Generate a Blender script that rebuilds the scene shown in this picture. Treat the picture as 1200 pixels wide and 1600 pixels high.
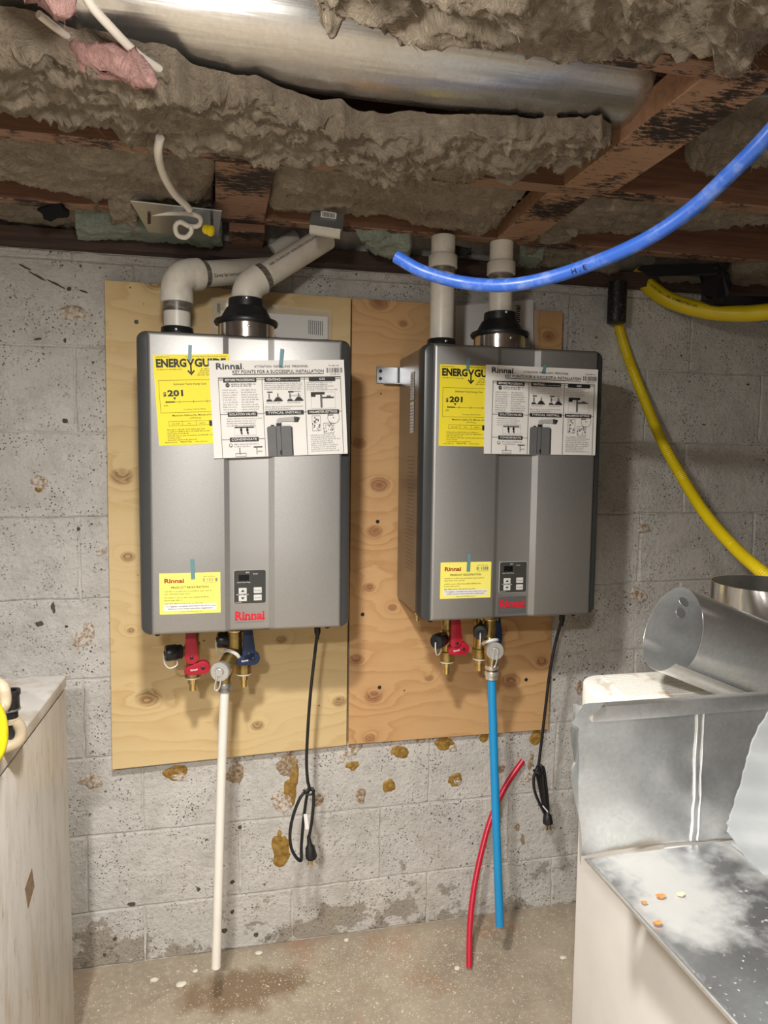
import bpy, bmesh, math, random
import numpy as np
from mathutils import Vector, Matrix
random.seed(7); rng = np.random.RandomState(7)
for o in list(bpy.data.objects): bpy.data.objects.remove(o)
scene = bpy.context.scene
COL = scene.collection

# ---------------------------------------------------------------- camera, light, exposure
CAM = np.array([0.0, -1.8739, 1.3956]); YAW, PITCH, ROLL, FPX = .2111, .0791, .0109, 1071.35
_f = np.array([math.sin(YAW)*math.cos(PITCH), math.cos(YAW)*math.cos(PITCH), -math.sin(PITCH)])
_r = np.array([math.cos(YAW), -math.sin(YAW), 0.0]); _u = np.cross(_r, _f)
_c, _s = math.cos(ROLL), math.sin(ROLL); _r, _u = _c*_r+_s*_u, -_s*_r+_c*_u
cd = bpy.data.cameras.new('camera'); cam = bpy.data.objects.new('camera', cd); COL.objects.link(cam)
cd.sensor_fit = 'HORIZONTAL'; cd.sensor_width = 36.0; cd.lens = 36.0*FPX/1200.0
cd.clip_start = .02; cd.clip_end = 50
m4 = Matrix.Identity(4)
for i in range(3):
    m4[i][0] = _r[i]; m4[i][1] = _u[i]; m4[i][2] = -_f[i]; m4[i][3] = CAM[i]
cam.matrix_world = m4
scene.camera = cam
def lamp(name, loc, energy, col, radius):
    d = bpy.data.lights.new(name, 'POINT'); d.energy = energy; d.color = col; d.shadow_soft_size = radius
    o = bpy.data.objects.new(name, d); COL.objects.link(o); o.location = loc; return o
def disc_lamp(name, loc, energy, col, size, spread=math.pi):        # round ceiling lamp shining down
    d = bpy.data.lights.new(name, 'AREA'); d.shape = 'DISK'; d.size = size; d.energy = energy; d.color = col; d.spread = spread
    o = bpy.data.objects.new(name, d); COL.objects.link(o); o.location = loc; return o
disc_lamp('ceiling_lamp', (-.06, -1.30, 1.876), 24.0, (1.0, .96, .90), .10)     # just above the frame
lamp('ceiling_fill', (-.06, -1.30, 1.825), 7.5, (1.0, .945, .87), .04)       # added fill light for the ceiling wool and duct, no separate fixture
disc_lamp('rear_ceiling_lamp', (-.32, -2.40, 1.86), 62.0, (1.0, .96, .91), .14, 2.72)   # a second one behind the viewer
w = bpy.data.worlds.new('world'); scene.world = w; w.use_nodes = True
w.node_tree.nodes['Background'].inputs[0].default_value = (.55, .58, .62, 1)
w.node_tree.nodes['Background'].inputs[1].default_value = .03
scene.view_settings.view_transform = 'Standard'; scene.view_settings.look = 'None'
scene.view_settings.exposure = 0.10; scene.view_settings.gamma = 1.0
scene.view_settings.use_curve_mapping = False

# ---------------------------------------------------------------- pixel to place
def ray(px, py): return _f+(px-600)/FPX*_r+(800-py)/FPX*_u
def at(px, py, Y): d = ray(px, py); return CAM+(Y-CAM[1])/d[1]*d
def atz(px, py, Z): d = ray(px, py); return CAM+(Z-CAM[2])/d[2]*d
def atd(px, py, t): return CAM+t*ray(px, py)

# ---------------------------------------------------------------- noise
def _h(ix, iy, iz, seed):
    n = (ix*374761393+iy*668265263+iz*2147483647+seed*1274126177) & 0xffffffff
    n = ((n ^ (n >> 13))*1274126177) & 0xffffffff
    return ((n ^ (n >> 16)) & 0xffff)/65535.0
def vnoise(P, seed=0):
    P = np.asarray(P, float); I = np.floor(P).astype(np.int64); f = P-I; f = f*f*(3-2*f)
    out = 0
    for dx in (0, 1):
        for dy in (0, 1):
            for dz in (0, 1):
                w_ = (f[..., 0] if dx else 1-f[..., 0])*(f[..., 1] if dy else 1-f[..., 1])*(f[..., 2] if dz else 1-f[..., 2])
                out = out+w_*_h(I[..., 0]+dx, I[..., 1]+dy, I[..., 2]+dz, seed)
    return out*2-1
def fbm(P, octv=5, seed=0, gain=.5, lac=2.03):
    P = np.asarray(P, float); a, s = 1.0, 0
    for k in range(octv):
        s = s+a*vnoise(P, seed+k*17); P = P*lac+.37; a *= gain
    return s

# ---------------------------------------------------------------- materials
MATS = {}
class NT:
    def __init__(self, name):
        self.m = bpy.data.materials.new(name); self.m.use_nodes = True
        self.t = self.m.node_tree; self.b = self.t.nodes['Principled BSDF']; MATS[name] = self.m
    def n(self, typ, ins=None, **props):
        nd = self.t.nodes.new(typ)
        for k, v in props.items(): setattr(nd, k, v)
        for k, v in (ins or {}).items(): self.put(nd.inputs[k], v)
        return nd
    def put(self, sock, v):
        if isinstance(v, bpy.types.NodeSocket): self.t.links.new(v, sock)
        elif isinstance(v, (tuple, list)) and sock.type == 'RGBA': sock.default_value = tuple(v)+((1,) if len(v) == 3 else ())
        else: sock.default_value = v
    def math(self, op, a, b=0.0, clamp=False):
        nd = self.n('ShaderNodeMath', {0: a, 1: b}, operation=op, use_clamp=clamp); return nd.outputs[0]
    def mix(self, f, a, b, blend='MIX'):
        nd = self.n('ShaderNodeMix', data_type='RGBA', blend_type=blend)
        self.put(nd.inputs[0], f); self.put(nd.inputs[6], a); self.put(nd.inputs[7], b); return nd.outputs[2]
    def ramp(self, v, stops, interp='LINEAR'):
        nd = self.n('ShaderNodeValToRGB', {0: v}); cr = nd.color_ramp; cr.interpolation = interp
        while len(cr.elements) < len(stops): cr.elements.new(.5)
        for e, (p, c) in zip(cr.elements, stops):
            e.position = p; e.color = (c, c, c, 1) if not isinstance(c, (tuple, list)) else tuple(c)+(1,)
        return nd.outputs[0]
    def noise(self, vec, scale, detail=4, rough=.55, dist=0.0):
        return self.n('ShaderNodeTexNoise', {'Vector': vec, 'Scale': scale, 'Detail': detail, 'Roughness': rough, 'Distortion': dist}).outputs[0]
    def voro(self, vec, scale, feature='F1', out=0, rnd=1.0):
        return self.n('ShaderNodeTexVoronoi', {'Vector': vec, 'Scale': scale, 'Randomness': rnd}, feature=feature).outputs[out]
    def pos(self): return self.n('ShaderNodeNewGeometry').outputs['Position']
    def obj(self): return self.n('ShaderNodeTexCoord').outputs['Object']
    def bump(self, h, strength=.3, dist=.01):
        o = self.n('ShaderNodeBump', {'Height': h, 'Strength': strength, 'Distance': dist}).outputs[0]; self.set(Normal=o); return o
    def mapv(self, vec, scale=(1, 1, 1), loc=(0, 0, 0), rot=(0, 0, 0)):
        return self.n('ShaderNodeMapping', {'Vector': vec, 'Scale': scale, 'Location': loc, 'Rotation': rot}).outputs[0]
    def set(self, **kw):
        for k, v in kw.items(): self.put(self.b.inputs[k.replace('_', ' ')], v)
        return self
def flat(name, col, rough=.5, metal=0.0, var=.08, scale=25, bump=0.0, bscale=300, **kw):
    t = NT(name); p = t.obj()
    n = t.noise(p, scale, 5, .6)
    f = t.ramp(n, [(.3, 1-var), (.7, 1+var)])
    t.set(Base_Color=t.mix(1.0, col, f, 'MULTIPLY'), Roughness=rough, Metallic=metal)
    if bump: t.bump(t.noise(p, bscale, 3, .6), bump, .002)
    for k, v in kw.items(): t.put(t.b.inputs[k.replace('_', ' ')], v)
    return t.m

def make_materials():
    # painted concrete block
    t = NT('block_paint'); p = t.pos()
    base = t.mix(t.ramp(t.noise(p, 4.5, 6, .6), [(.3, 0.0), (.7, 1.0)]), (.60, .585, .55), (.76, .745, .715))
    base = t.mix(t.ramp(t.noise(p, 130, 3, .7), [(.52, 0.0), (.75, .35)]), base, (.40, .365, .33))
    base = t.mix(t.ramp(t.noise(p, 16, 9, .78), [(.46, 0.0), (.72, .50)]), base, (.36, .34, .31))
    pw = t.n('ShaderNodeVectorMath', {0: p, 1: t.n('ShaderNodeVectorMath', {0: t.n('ShaderNodeTexNoise', {'Vector': p, 'Scale': 120.0, 'Detail': 3.0}).outputs[1], 1: (.006, .006, .006)}, operation='MULTIPLY').outputs[0]}, operation='ADD').outputs[0]
    cl = t.ramp(t.noise(p, 10, 5, .7), [(.47, 0.0), (.60, 1.0)])
    pit = t.ramp(t.voro(pw, 120), [(.16, 1.0), (.26, 0.0)])
    pit2 = t.ramp(t.voro(pw, 30), [(.07, 1.0), (.10, 0.0)])
    pit3 = t.ramp(t.noise(pw, 85, 4, .7), [(.655, 0.0), (.685, 1.0)])
    pm = t.math('MAXIMUM', t.math('MULTIPLY', pit, cl), t.math('MULTIPLY', pit2, t.ramp(t.noise(p, 5, 3), [(.46, 0.0), (.52, 1.0)])))
    pm = t.math('MAXIMUM', pm, t.math('MULTIPLY', pit3, t.ramp(t.noise(p, 6, 4, .6), [(.45, .15), (.6, 1.0)])))
    base = t.mix(t.math('MULTIPLY', pm, .88), base, (.085, .075, .06))
    sx = t.n('ShaderNodeSeparateXYZ', {0: p}).outputs
    hz = t.math('MULTIPLY', t.math('SUBTRACT', .20, sx[2]), 1.9)
    peel = t.math('ADD', hz, t.math('MULTIPLY', t.math('SUBTRACT', t.noise(t.mapv(p, (1, 1, 1.3)), 7, 8, .68), .5), 2.4))
    base = t.mix(t.ramp(peel, [(.30, 0.0), (.36, .85)]), base, (.34, .30, .255))
    mold = t.math('ADD', t.math('MULTIPLY', t.math('SUBTRACT', .12, sx[2]), 2.4), t.math('MULTIPLY', t.math('SUBTRACT', t.noise(p, 22, 6, .75), .5), 2.6))
    base = t.mix(t.ramp(mold, [(.42, 0.0), (.60, .8)]), base, (.16, .135, .11))
    yel = t.math('MULTIPLY', t.ramp(t.math('SUBTRACT', .38, sx[2]), [(0.0, 0.0), (.5, .8)]), t.ramp(t.noise(p, 6, 4), [(.45, 0.0), (.7, 1.0)]))
    base = t.mix(t.math('MULTIPLY', yel, .45), base, (.46, .36, .22))
    t.set(Base_Color=base, Roughness=.85)
    h = t.math('SUBTRACT', t.math('ADD', t.noise(p, 70, 6, .7), t.math('MULTIPLY', t.noise(p, 11, 3), .9)), t.math('MULTIPLY', pm, 1.0))
    t.bump(h, .8, .010)
    flat('mortar', (.53, .505, .465), .95, var=.3, scale=30, bump=.5, bscale=150)
    # plain wall for the rest of the room
    flat('far_wall_paint', (.24, .23, .22), .9, var=.15, scale=3)
    # floor
    t = NT('floor_concrete'); p = t.pos()
    base = t.mix(t.ramp(t.noise(p, 3.2, 7, .65), [(.3, 0.0), (.7, 1.0)]), (.27, .22, .16), (.50, .43, .33))
    base = t.mix(t.ramp(t.noise(p, 60, 5, .7), [(.5, 0.0), (.75, .6)]), base, (.60, .54, .46))
    base = t.mix(t.ramp(t.noise(t.mapv(p, loc=(3, 1, 0)), 4.5, 4, .6), [(.55, 0.0), (.72, .5)]), base, (.42, .22, .13))
    wet = t.n('ShaderNodeVectorMath', {0: t.n('ShaderNodeVectorMath', {0: p, 1: tuple(-atz(385, 1545, 0))}, operation='ADD').outputs[0], 1: (4.6, 11.5, 0)}, operation='MULTIPLY').outputs[0]
    wd = t.math('ADD', t.n('ShaderNodeVectorMath', {0: wet}, operation='LENGTH').outputs['Value'], t.math('MULTIPLY', t.math('SUBTRACT', t.noise(p, 14, 5), .5), 1.7))
    wm = t.ramp(wd, [(.55, .75), (1.0, 0.0)])
    base = t.mix(wm, base, (.19, .115, .055))
    dk = t.ramp(t.voro(p, 70), [(.05, .7), (.12, 0.0)])
    base = t.mix(t.math('MULTIPLY', dk, t.ramp(t.noise(p, 8), [(.5, 0.0), (.6, 1.0)])), base, (.14, .11, .08))
    t.set(Base_Color=base, Roughness=t.math('SUBTRACT', .88, t.math('MULTIPLY', wm, .25)))
    t.bump(t.noise(p, 45, 6, .7), .35, .006)
    # galvanised steel
    for nm, col, ro in (('duct_steel', (.58, .58, .57), .28), ('galvanised', (.86, .87, .87), .36), ('dusty_galvanised', (.66, .68, .69), .34), ('bright_steel', (.72, .70, .66), .16)):
        t = NT(nm); p = t.obj()
        v = t.n('ShaderNodeTexVoronoi', {'Vector': p, 'Scale': 170.0 if nm != 'bright_steel' else 8.0}).outputs[1]
        g = t.ramp(v, [(.0, .93), (1.0, 1.05)])
        bc = t.mix(1.0, col, g, 'MULTIPLY')
        if nm == 'dusty_galvanised':
            du = t.ramp(t.noise(p, 7, 6, .62), [(.42, 0.0), (.62, .85)])
            du = t.math('MAXIMUM', du, t.ramp(t.noise(p, 160, 2), [(.66, 0.0), (.74, .8)]))
            bc = t.mix(du, bc, (.47, .47, .45)); t.set(Metallic=t.math('SUBTRACT', .95, t.math('MULTIPLY', du, .7)))
            rr = t.math('ADD', t.math('MULTIPLY', du, .4), ro)
        else:
            t.set(Metallic=.96); rr = t.math('ADD', t.math('MULTIPLY', t.noise(p, 18, 4), .16), ro-.08)
        t.set(Base_Color=bc, Roughness=rr)
        t.bump(t.noise(t.mapv(p, (.5, 9, 9)) if nm == 'duct_steel' else p, 5, 3), .07 if nm == 'duct_steel' else .12, .02)
    # heater panel, metallic paint
    t = NT('silver_paint'); p = t.obj()
    fl = t.ramp(t.noise(p, 900, 2, .6), [(.3, .84), (.7, 1.14)])
    t.set(Base_Color=t.mix(1.0, (.42, .42, .415), fl, 'MULTIPLY'), Metallic=.88, Roughness=.50)
    flat('frame_plastic', (.055, .058, .06), .38, .25, var=.05)
    t = NT('casing_metal'); p = t.obj()
    t.set(Base_Color=t.mix(t.ramp(t.noise(p, 8, 3), [(.3, 0.0), (.7, 1.0)]), (.23, .215, .195), (.29, .272, .25)), Metallic=.75, Roughness=.33)
    flat('black_plastic', (.012, .013, .015), .38, var=.2, bump=.1)
    flat('black_rubber', (.010, .010, .011), .5, var=.2)
    flat('control_grey', (.045, .045, .043), .35)
    flat('display_black', (.004, .004, .005), .12)
    flat('button_grey', (.62, .62, .60), .4)
    flat('red_ink', (.62, .012, .03), .45); flat('dark_red_ink', (.35, .02, .02), .5)
    flat('black_ink', (.012, .012, .012), .6); flat('grey_ink', (.16, .16, .16), .7); flat('mid_grey_ink', (.13, .13, .135), .6); flat('light_grey_ink', (.42, .42, .42), .7)
    flat('olive_ink', (.10, .085, .01), .7)
    flat('white_ink', (.8, .8, .78), .7)
    flat('paper_white', (.80, .785, .76), .7, var=.03, scale=8); flat('paper_yellow', (.88, .74, .030), .6, var=.03, scale=8); flat('card_yellow', (.92, .84, .17), .6, var=.03, scale=8)
    flat('green_ink', (.30, .45, .05), .6)
    t = NT('blue_tape'); t.set(Base_Color=(.17, .33, .36), Roughness=.45, Alpha=.72)
    t = NT('film'); t.set(Base_Color=(.10, .10, .10), Roughness=.3)
    # pvc
    t = NT('pvc'); p = t.obj()
    bc = t.mix(t.ramp(t.noise(p, 30, 6, .65), [(.5, 0.0), (.8, .55)]), (.74, .70, .62), (.46, .40, .32))
    t.set(Base_Color=bc, Roughness=.38); t.b.inputs['Subsurface Weight'].default_value = .05
    t = NT('primer_stain'); p = t.obj()
    t.set(Base_Color=t.mix(t.ramp(t.noise(t.mapv(p, (1, 1, 5)), 45, 5), [(.35, 0.0), (.65, 1.0)]), (.085, .075, .065), (.24, .215, .185)), Roughness=.35)
    # brass / copper / chrome
    flat('brass', (.40, .285, .10), .30, .9, var=.3, scale=70, bump=.15, bscale=120); flat('brass_bright', (.72, .56, .25), .22, 1.0, var=.12)
    flat('chrome', (.80, .80, .78), .30, .75, var=.1); flat('zinc', (.40, .42, .43), .35, .85, var=.2)
    flat('red_vinyl', (.40, .008, .028), .35); flat('blue_vinyl', (.006, .020, .065), .38); flat('tape_white', (.8, .79, .76), .6, bump=.4)
    flat('clear_strap', (.72, .70, .66), .35)
    # pipes
    flat('pex_white', (.82, .79, .72), .33, var=.05, scale=12); flat('pex_blue', (.012, .30, .66), .33, var=.06, scale=12); flat('pex_red', (.60, .015, .045), .30, var=.08, scale=12)
    t = NT('pex_royal'); p = t.obj()
    sc = t.ramp(t.noise(t.mapv(p, (1, 1, 1)), 26, 7, .7), [(.50, 0.0), (.78, .75)])
    t.set(Base_Color=t.mix(sc, (.035, .14, .62), (.33, .45, .76)), Roughness=.36)
    flat('gas_yellow', (.78, .60, .008), .38, var=.08, scale=9); flat('hose_yellow', (.72, .60, .01), .4, var=.15, scale=60); flat('hose_beige', (.52, .43, .30), .45)
    t = NT('black_pipe'); p = t.obj()
    t.set(Base_Color=t.mix(t.ramp(t.noise(p, 90, 6, .7), [(.55, 0.0), (.7, .8)]), (.008, .008, .009), (.19, .18, .17)), Roughness=.55)
    flat('cable_white', (.76, .72, .64), .4, var=.06); flat('wire_nut', (.86, .66, .01), .4)
    # wood of the ceiling
    for nm, a, b in (('joist_wood', (.14, .066, .04), (.25, .125, .075)), ('strut_wood', (.30, .155, .085), (.44, .25, .145)), ('sill_wood', (.035, .022, .018), (.09, .05, .035)), ('deck_wood', (.16, .09, .05), (.24, .14, .08))):
        t = NT(nm); p = t.obj()
        wv = t.noise(t.mapv(p, (1.2, 22, 22)), 4, 6, .6, .4)
        bc = t.mix(t.ramp(wv, [(.3, 0.0), (.7, 1.0)]), a, b)
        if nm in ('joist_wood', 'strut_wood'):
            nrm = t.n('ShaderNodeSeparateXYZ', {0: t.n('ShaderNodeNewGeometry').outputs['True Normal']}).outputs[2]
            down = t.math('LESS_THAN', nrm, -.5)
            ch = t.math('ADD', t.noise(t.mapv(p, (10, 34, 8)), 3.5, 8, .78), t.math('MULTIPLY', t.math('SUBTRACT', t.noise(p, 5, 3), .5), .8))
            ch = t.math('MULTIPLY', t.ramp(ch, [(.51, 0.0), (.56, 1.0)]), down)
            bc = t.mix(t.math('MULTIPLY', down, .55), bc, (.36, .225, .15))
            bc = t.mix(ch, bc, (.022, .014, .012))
        t.set(Base_Color=bc, Roughness=.7); t.bump(wv, .25, .004)
    # insulation wools
    for nm, a, b in (('wool', (.34, .275, .205), (.62, .53, .42)), ('wool_dark', (.29, .24, .18), (.50, .43, .34)), ('pink_wool', (.70, .36, .34), (.90, .60, .56)), ('green_foam', (.33, .40, .33), (.56, .63, .54)), ('grey_foam', (.28, .25, .21), (.46, .42, .36))):
        t = NT(nm); p = t.obj()
        d = t.noise(p, 9, 3, .5)
        pw = t.n('ShaderNodeVectorMath', {0: p, 1: t.n('ShaderNodeVectorMath', {0: t.n('ShaderNodeTexNoise', {'Vector': p, 'Scale': 7.0, 'Detail': 3.0}).outputs[1], 1: (.25, .25, .25)}, operation='MULTIPLY').outputs[0]}, operation='ADD').outputs[0]
        fib = t.noise(t.mapv(pw, (14, 60, 60)), 2.6, 7, .72)
        fine = t.noise(pw, 190, 5, .75)
        k = t.math('ADD', t.math('MULTIPLY', fib, .6), t.math('ADD', t.math('MULTIPLY', d, .3), t.math('MULTIPLY', fine, .25)))
        t.set(Base_Color=t.mix(t.ramp(k, [(.42, 0.0), (.72, 1.0)]), a, b), Roughness=1.0)
        t.b.inputs['Specular IOR Level'].default_value = .08
        t.bump(t.math('ADD', t.math('MULTIPLY', fib, 1.0), t.math('MULTIPLY', fine, .8)), .9, .012)
    flat('void_black', (.008, .008, .010), .6)  # flat black standing in for the shade of open voids
    # glue, plaster
    t = NT('amber_glue'); p = t.pos()
    t.set(Base_Color=t.mix(t.ramp(t.noise(p, 70, 6, .65), [(.35, 0.0), (.7, 1.0)]), (.20, .105, .015), (.44, .28, .07)), Roughness=.32); t.bump(t.noise(p, 120, 4), .5, .004)
    t = NT('torn_paint'); p = t.pos()
    k = t.noise(p, 95, 6, .7)
    t.set(Base_Color=t.mix(t.ramp(k, [(.40, 0.0), (.56, 1.0)]), (.36, .235, .12), (.76, .71, .65)), Roughness=.7); t.bump(t.noise(p, 150, 5, .7), .9, .006)
    t = NT('torn_brown'); p = t.pos()
    k = t.noise(p, 110, 6, .7)
    t.set(Base_Color=t.mix(t.ramp(k, [(.45, 0.0), (.66, 1.0)]), (.30, .20, .11), (.66, .58, .49)), Roughness=.6); t.bump(t.noise(p, 150, 5, .7), .9, .006)
    flat('crumb_orange', (.50, .23, .07), .8, var=.3, scale=200)
    flat('spall_dark', (.085, .072, .058), .95, var=.5, scale=200)
    flat('chip_white', (.74, .70, .60), .8); flat('chip_wood', (.72, .60, .40), .8, var=.25, scale=60)
    # appliance enamel
    t = NT('enamel'); p = t.obj()
    st = t.noise(t.mapv(p, (6, 6, 1.1)), 3.5, 7, .68)
    bc = t.mix(t.ramp(st, [(.47, 0.0), (.74, .75)]), (.72, .70, .67), (.42, .33, .20))
    sp = t.ramp(t.noise(t.mapv(p, (30, 30, 5)), 2.4, 5, .75), [(.60, 0.0), (.68, .75)])
    bc = t.mix(sp, bc, (.33, .26, .19))
    t.set(Base_Color=bc, Roughness=.32)
    t = NT('enamel_top'); p = t.obj()
    bc = t.mix(t.ramp(t.noise(p, 11, 5, .6), [(.48, 0.0), (.60, .8)]), (.74, .72, .69), (.52, .46, .38))
    t.set(Base_Color=bc, Roughness=.5)
    flat('dryer_white', (.70, .68, .65), .4, var=.05, scale=10); flat('rust_chip', (.30, .21, .13), .8, var=.3, scale=90)
    t = NT('ribbed_white'); p = t.obj()
    bc = t.mix(t.ramp(t.noise(p, 24, 5, .6), [(.56, 0.0), (.64, .7)]), (.80, .78, .73), (.56, .46, .33))
    t.set(Base_Color=bc, Roughness=.5)
    t = NT('foil_sheet'); p = t.obj()
    t.set(Base_Color=t.mix(t.ramp(t.noise(p, 12, 5), [(.4, 0.0), (.7, 1.0)]), (.31, .33, .34), (.39, .41, .41)), Roughness=.5, Metallic=.25); t.bump(t.noise(p, 9, 3, .5), .12, .02)
    t = NT('clear_bag'); t.set(Base_Color=(.86, .84, .80), Roughness=.12, Alpha=.16)
    t = NT('sheet_metal_plate'); p = t.obj()
    t.set(Base_Color=(.50, .54, .60), Metallic=.9, Roughness=t.math('ADD', t.math('MULTIPLY', t.noise(p, 40, 3), .15), .22))
make_materials()

def plywood(name, knots, light, mid, dark, seed):
    t = NT(name); p = t.obj()
    s = t.n('ShaderNodeSeparateXYZ', {0: p}).outputs
    flow = t.math('ADD', t.math('MULTIPLY', s[2], 5.2), t.math('MULTIPLY', t.math('SUBTRACT', t.noise(t.mapv(p, (.9, 1, 3.0), loc=(seed, 0, seed)), 1.7, 3, .5), .5), 2.7))
    flow = t.math('ADD', flow, t.math('MULTIPLY', t.math('SUBTRACT', t.noise(t.mapv(p, (2.5, 1, 9), loc=(seed, 0, 0)), 3.0, 4, .6), .5), .42))
    kmask = None; kcol = None
    for (kx, kz, r) in knots:
        dv = t.n('ShaderNodeVectorMath', {0: t.n('ShaderNodeVectorMath', {0: p, 1: (-kx, 0, -kz)}, operation='ADD').outputs[0], 1: (.82/r, 0, 1.1/r)}, operation='MULTIPLY').outputs[0]
        d = t.n('ShaderNodeVectorMath', {0: dv}, operation='LENGTH').outputs['Value']
        d2 = t.math('MULTIPLY', d, d)
        flow = t.math('ADD', flow, t.math('DIVIDE', .75, t.math('ADD', 1.0, t.math('MULTIPLY', d2, .28))))
        k = t.ramp(t.math('MULTIPLY', d, .5), [(.30, 1.0), (.5, .55), (.62, 0.0)])
        kmask = k if kmask is None else t.math('MAXIMUM', kmask, k)
    fr = t.math('FRACT', t.math('MULTIPLY', flow, 3.0))
    line = t.ramp(fr, [(0.0, 0.15), (.55, .45), (.86, 1.0), (.93, .3), (1.0, .15)])
    fine = t.noise(t.mapv(p, (6, 1, 150)), 4, 5, .7)
    base = t.mix(t.math('MULTIPLY', line, t.ramp(t.noise(t.mapv(p, loc=(0, 0, seed)), 3, 2), [(.35, .35), (.65, 1.0)])), light, mid)
    base = t.mix(t.ramp(fine, [(.5, 0.0), (.8, .45)]), base, mid)
    kr = t.ramp(t.math('FRACT', t.math('MULTIPLY', flow, 9.0)), [(0.0, .4), (.8, 1.0), (1.0, .4)])
    base = t.mix(t.math('MULTIPLY', kmask, t.math('MULTIPLY', kr, .92)), base, dark)
    base = t.mix(t.ramp(t.voro(t.mapv(p, (1, 1, 1)), 12), [(.022, .9), (.04, 0.0)]), base, (.05, .03, .02))
    t.set(Base_Color=base, Roughness=.62); t.bump(t.math('ADD', line, fine), .08, .003)
    return t.m

# ---------------------------------------------------------------- mesh helpers
class MB:
    def __init__(s): s.v = []; s.f = []; s.mi = []
    def add(s, V, F, mi=0):
        o = len(s.v); s.v += [tuple(map(float, q)) for q in V]; s.f += [tuple(i+o for i in q) for q in F]; s.mi += [mi]*len(F); return s
    def box(s, x0, x1, y0, y1, z0, z1, mi=0):
        V = [(x, y, z) for x in (x0, x1) for y in (y0, y1) for z in (z0, z1)]
        return s.add(V, [(0, 1, 3, 2), (4, 6, 7, 5), (0, 4, 5, 1), (2, 3, 7, 6), (0, 2, 6, 4), (1, 5, 7, 3)], mi)
    def lathe(s, p0, axis, prof, seg=20, mi=0, cap=True):
        p0 = np.array(p0, float); a = np.array(axis, float); a /= np.linalg.norm(a)
        n = np.cross(a, (0, 0, 1) if abs(a[2]) < .9 else (1, 0, 0)); n /= np.linalg.norm(n); b = np.cross(a, n)
        V = []; F = []
        for (t, r) in prof:
            for k in range(seg):
                th = 2*math.pi*k/seg; V.append(p0+a*t+r*(math.cos(th)*n+math.sin(th)*b))
        for i in range(len(prof)-1):
            for k in range(seg):
                k2 = (k+1) % seg; F.append((i*seg+k, i*seg+k2, (i+1)*seg+k2, (i+1)*seg+k))
        if cap:
            F.append(tuple(range(seg))[::-1]); F.append(tuple((len(prof)-1)*seg+k for k in range(seg)))
        return s.add(V, F, mi)
    def tube(s, pts, r, seg=10, mi=0, cap=True):
        P, T, N, B = frames(pts); R = r if hasattr(r, '__len__') else [r]*len(P)
        V = []; F = []
        for i in range(len(P)):
            for k in range(seg):
                th = 2*math.pi*k/seg; V.append(P[i]+R[i]*(math.cos(th)*N[i]+math.sin(th)*B[i]))
        for i in range(len(P)-1):
            for k in range(seg):
                k2 = (k+1) % seg; F.append((i*seg+k, i*seg+k2, (i+1)*seg+k2, (i+1)*seg+k))
        if cap: F.append(tuple(range(seg))[::-1]); F.append(tuple((len(P)-1)*seg+k for k in range(seg)))
        return s.add(V, F, mi)
    def prism(s, poly, y0, y1, mi=0):       # polygon in x,z extruded along y
        n = len(poly); V = [(x, y0, z) for x, z in poly]+[(x, y1, z) for x, z in poly]
        F = [tuple(range(n)), tuple(range(2*n-1, n-1, -1))]+[(i, i+n, (i+1) % n+n, (i+1) % n) for i in range(n)]
        return s.add(V, F, mi)
    def grid(s, G, mi=0):                   # G: array (n, m, 3)
        n, m = G.shape[:2]
        return s.add(G.reshape(-1, 3), [(i*m+j, i*m+j+1, (i+1)*m+j+1, (i+1)*m+j) for i in range(n-1) for j in range(m-1)], mi)
    def build(s, name, mats, parent=None, smooth=False, origin=None, bevel=0.0, bseg=2, auto=None, fixn=True):
        me = bpy.data.meshes.new(name)
        V = np.array(s.v, float)
        if origin is None: o = np.zeros(3)
        elif isinstance(origin, str): o = np.array([(V[:, 0].min()+V[:, 0].max())/2, (V[:, 1].min()+V[:, 1].max())/2, V[:, 2].min()])
        else: o = np.array(origin, float)
        me.from_pydata((V-o).tolist(), [], s.f)
        if not isinstance(mats, (list, tuple)): mats = [mats]
        for m in mats: me.materials.append(MATS[m])
        if len(mats) > 1: me.polygons.foreach_set('material_index', s.mi)
        if fixn or bevel:
            bm = bmesh.new(); bm.from_mesh(me)
            if fixn: bmesh.ops.recalc_face_normals(bm, faces=bm.faces)
            if bevel:
                ed = [e for e in bm.edges if len(e.link_faces) == 2 and e.calc_face_angle(0) > .5]
                bmesh.ops.bevel(bm, geom=ed, offset=bevel, segments=bseg, affect='EDGES', profile=.6, clamp_overlap=True)
            bm.to_mesh(me); bm.free()
        if smooth or auto:
            me.polygons.foreach_set('use_smooth', [True]*len(me.polygons))
            try: me.set_sharp_from_angle(angle=auto or math.radians(50))
            except Exception: pass
        ob = bpy.data.objects.new(name, me); COL.objects.link(ob); ob.location = tuple(o)
        if parent is not None:
            ob.parent = parent
        return ob
def frames(pts):
    P = np.array(pts, float); T = np.gradient(P, axis=0); T /= np.linalg.norm(T, axis=1)[:, None]+1e-12
    n = np.cross(T[0], (0, 0, 1) if abs(T[0][2]) < .9 else (0, 1, 0)); n /= np.linalg.norm(n)
    N = [n]
    for i in range(1, len(P)):
        v = N[-1]-T[i]*np.dot(N[-1], T[i]); N.append(v/np.linalg.norm(v))
    N = np.array(N); return P, T, N, np.cross(T, N)
def smooth_path(pts, step=.01):
    P = np.array(pts, float); P = np.vstack([2*P[0]-P[1], P, 2*P[-1]-P[-2]]); out = []
    for i in range(1, len(P)-2):
        n = max(2, int(np.linalg.norm(P[i+1]-P[i])/step))
        for k in range(n):
            t = k/n; a, b, c, d = P[i-1], P[i], P[i+1], P[i+2]
            out.append(.5*((2*b)+(-a+c)*t+(2*a-5*b+4*c-d)*t*t+(-a+3*b-3*c+d)*t**3))
    out.append(P[-2]); return np.array(out)
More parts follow.
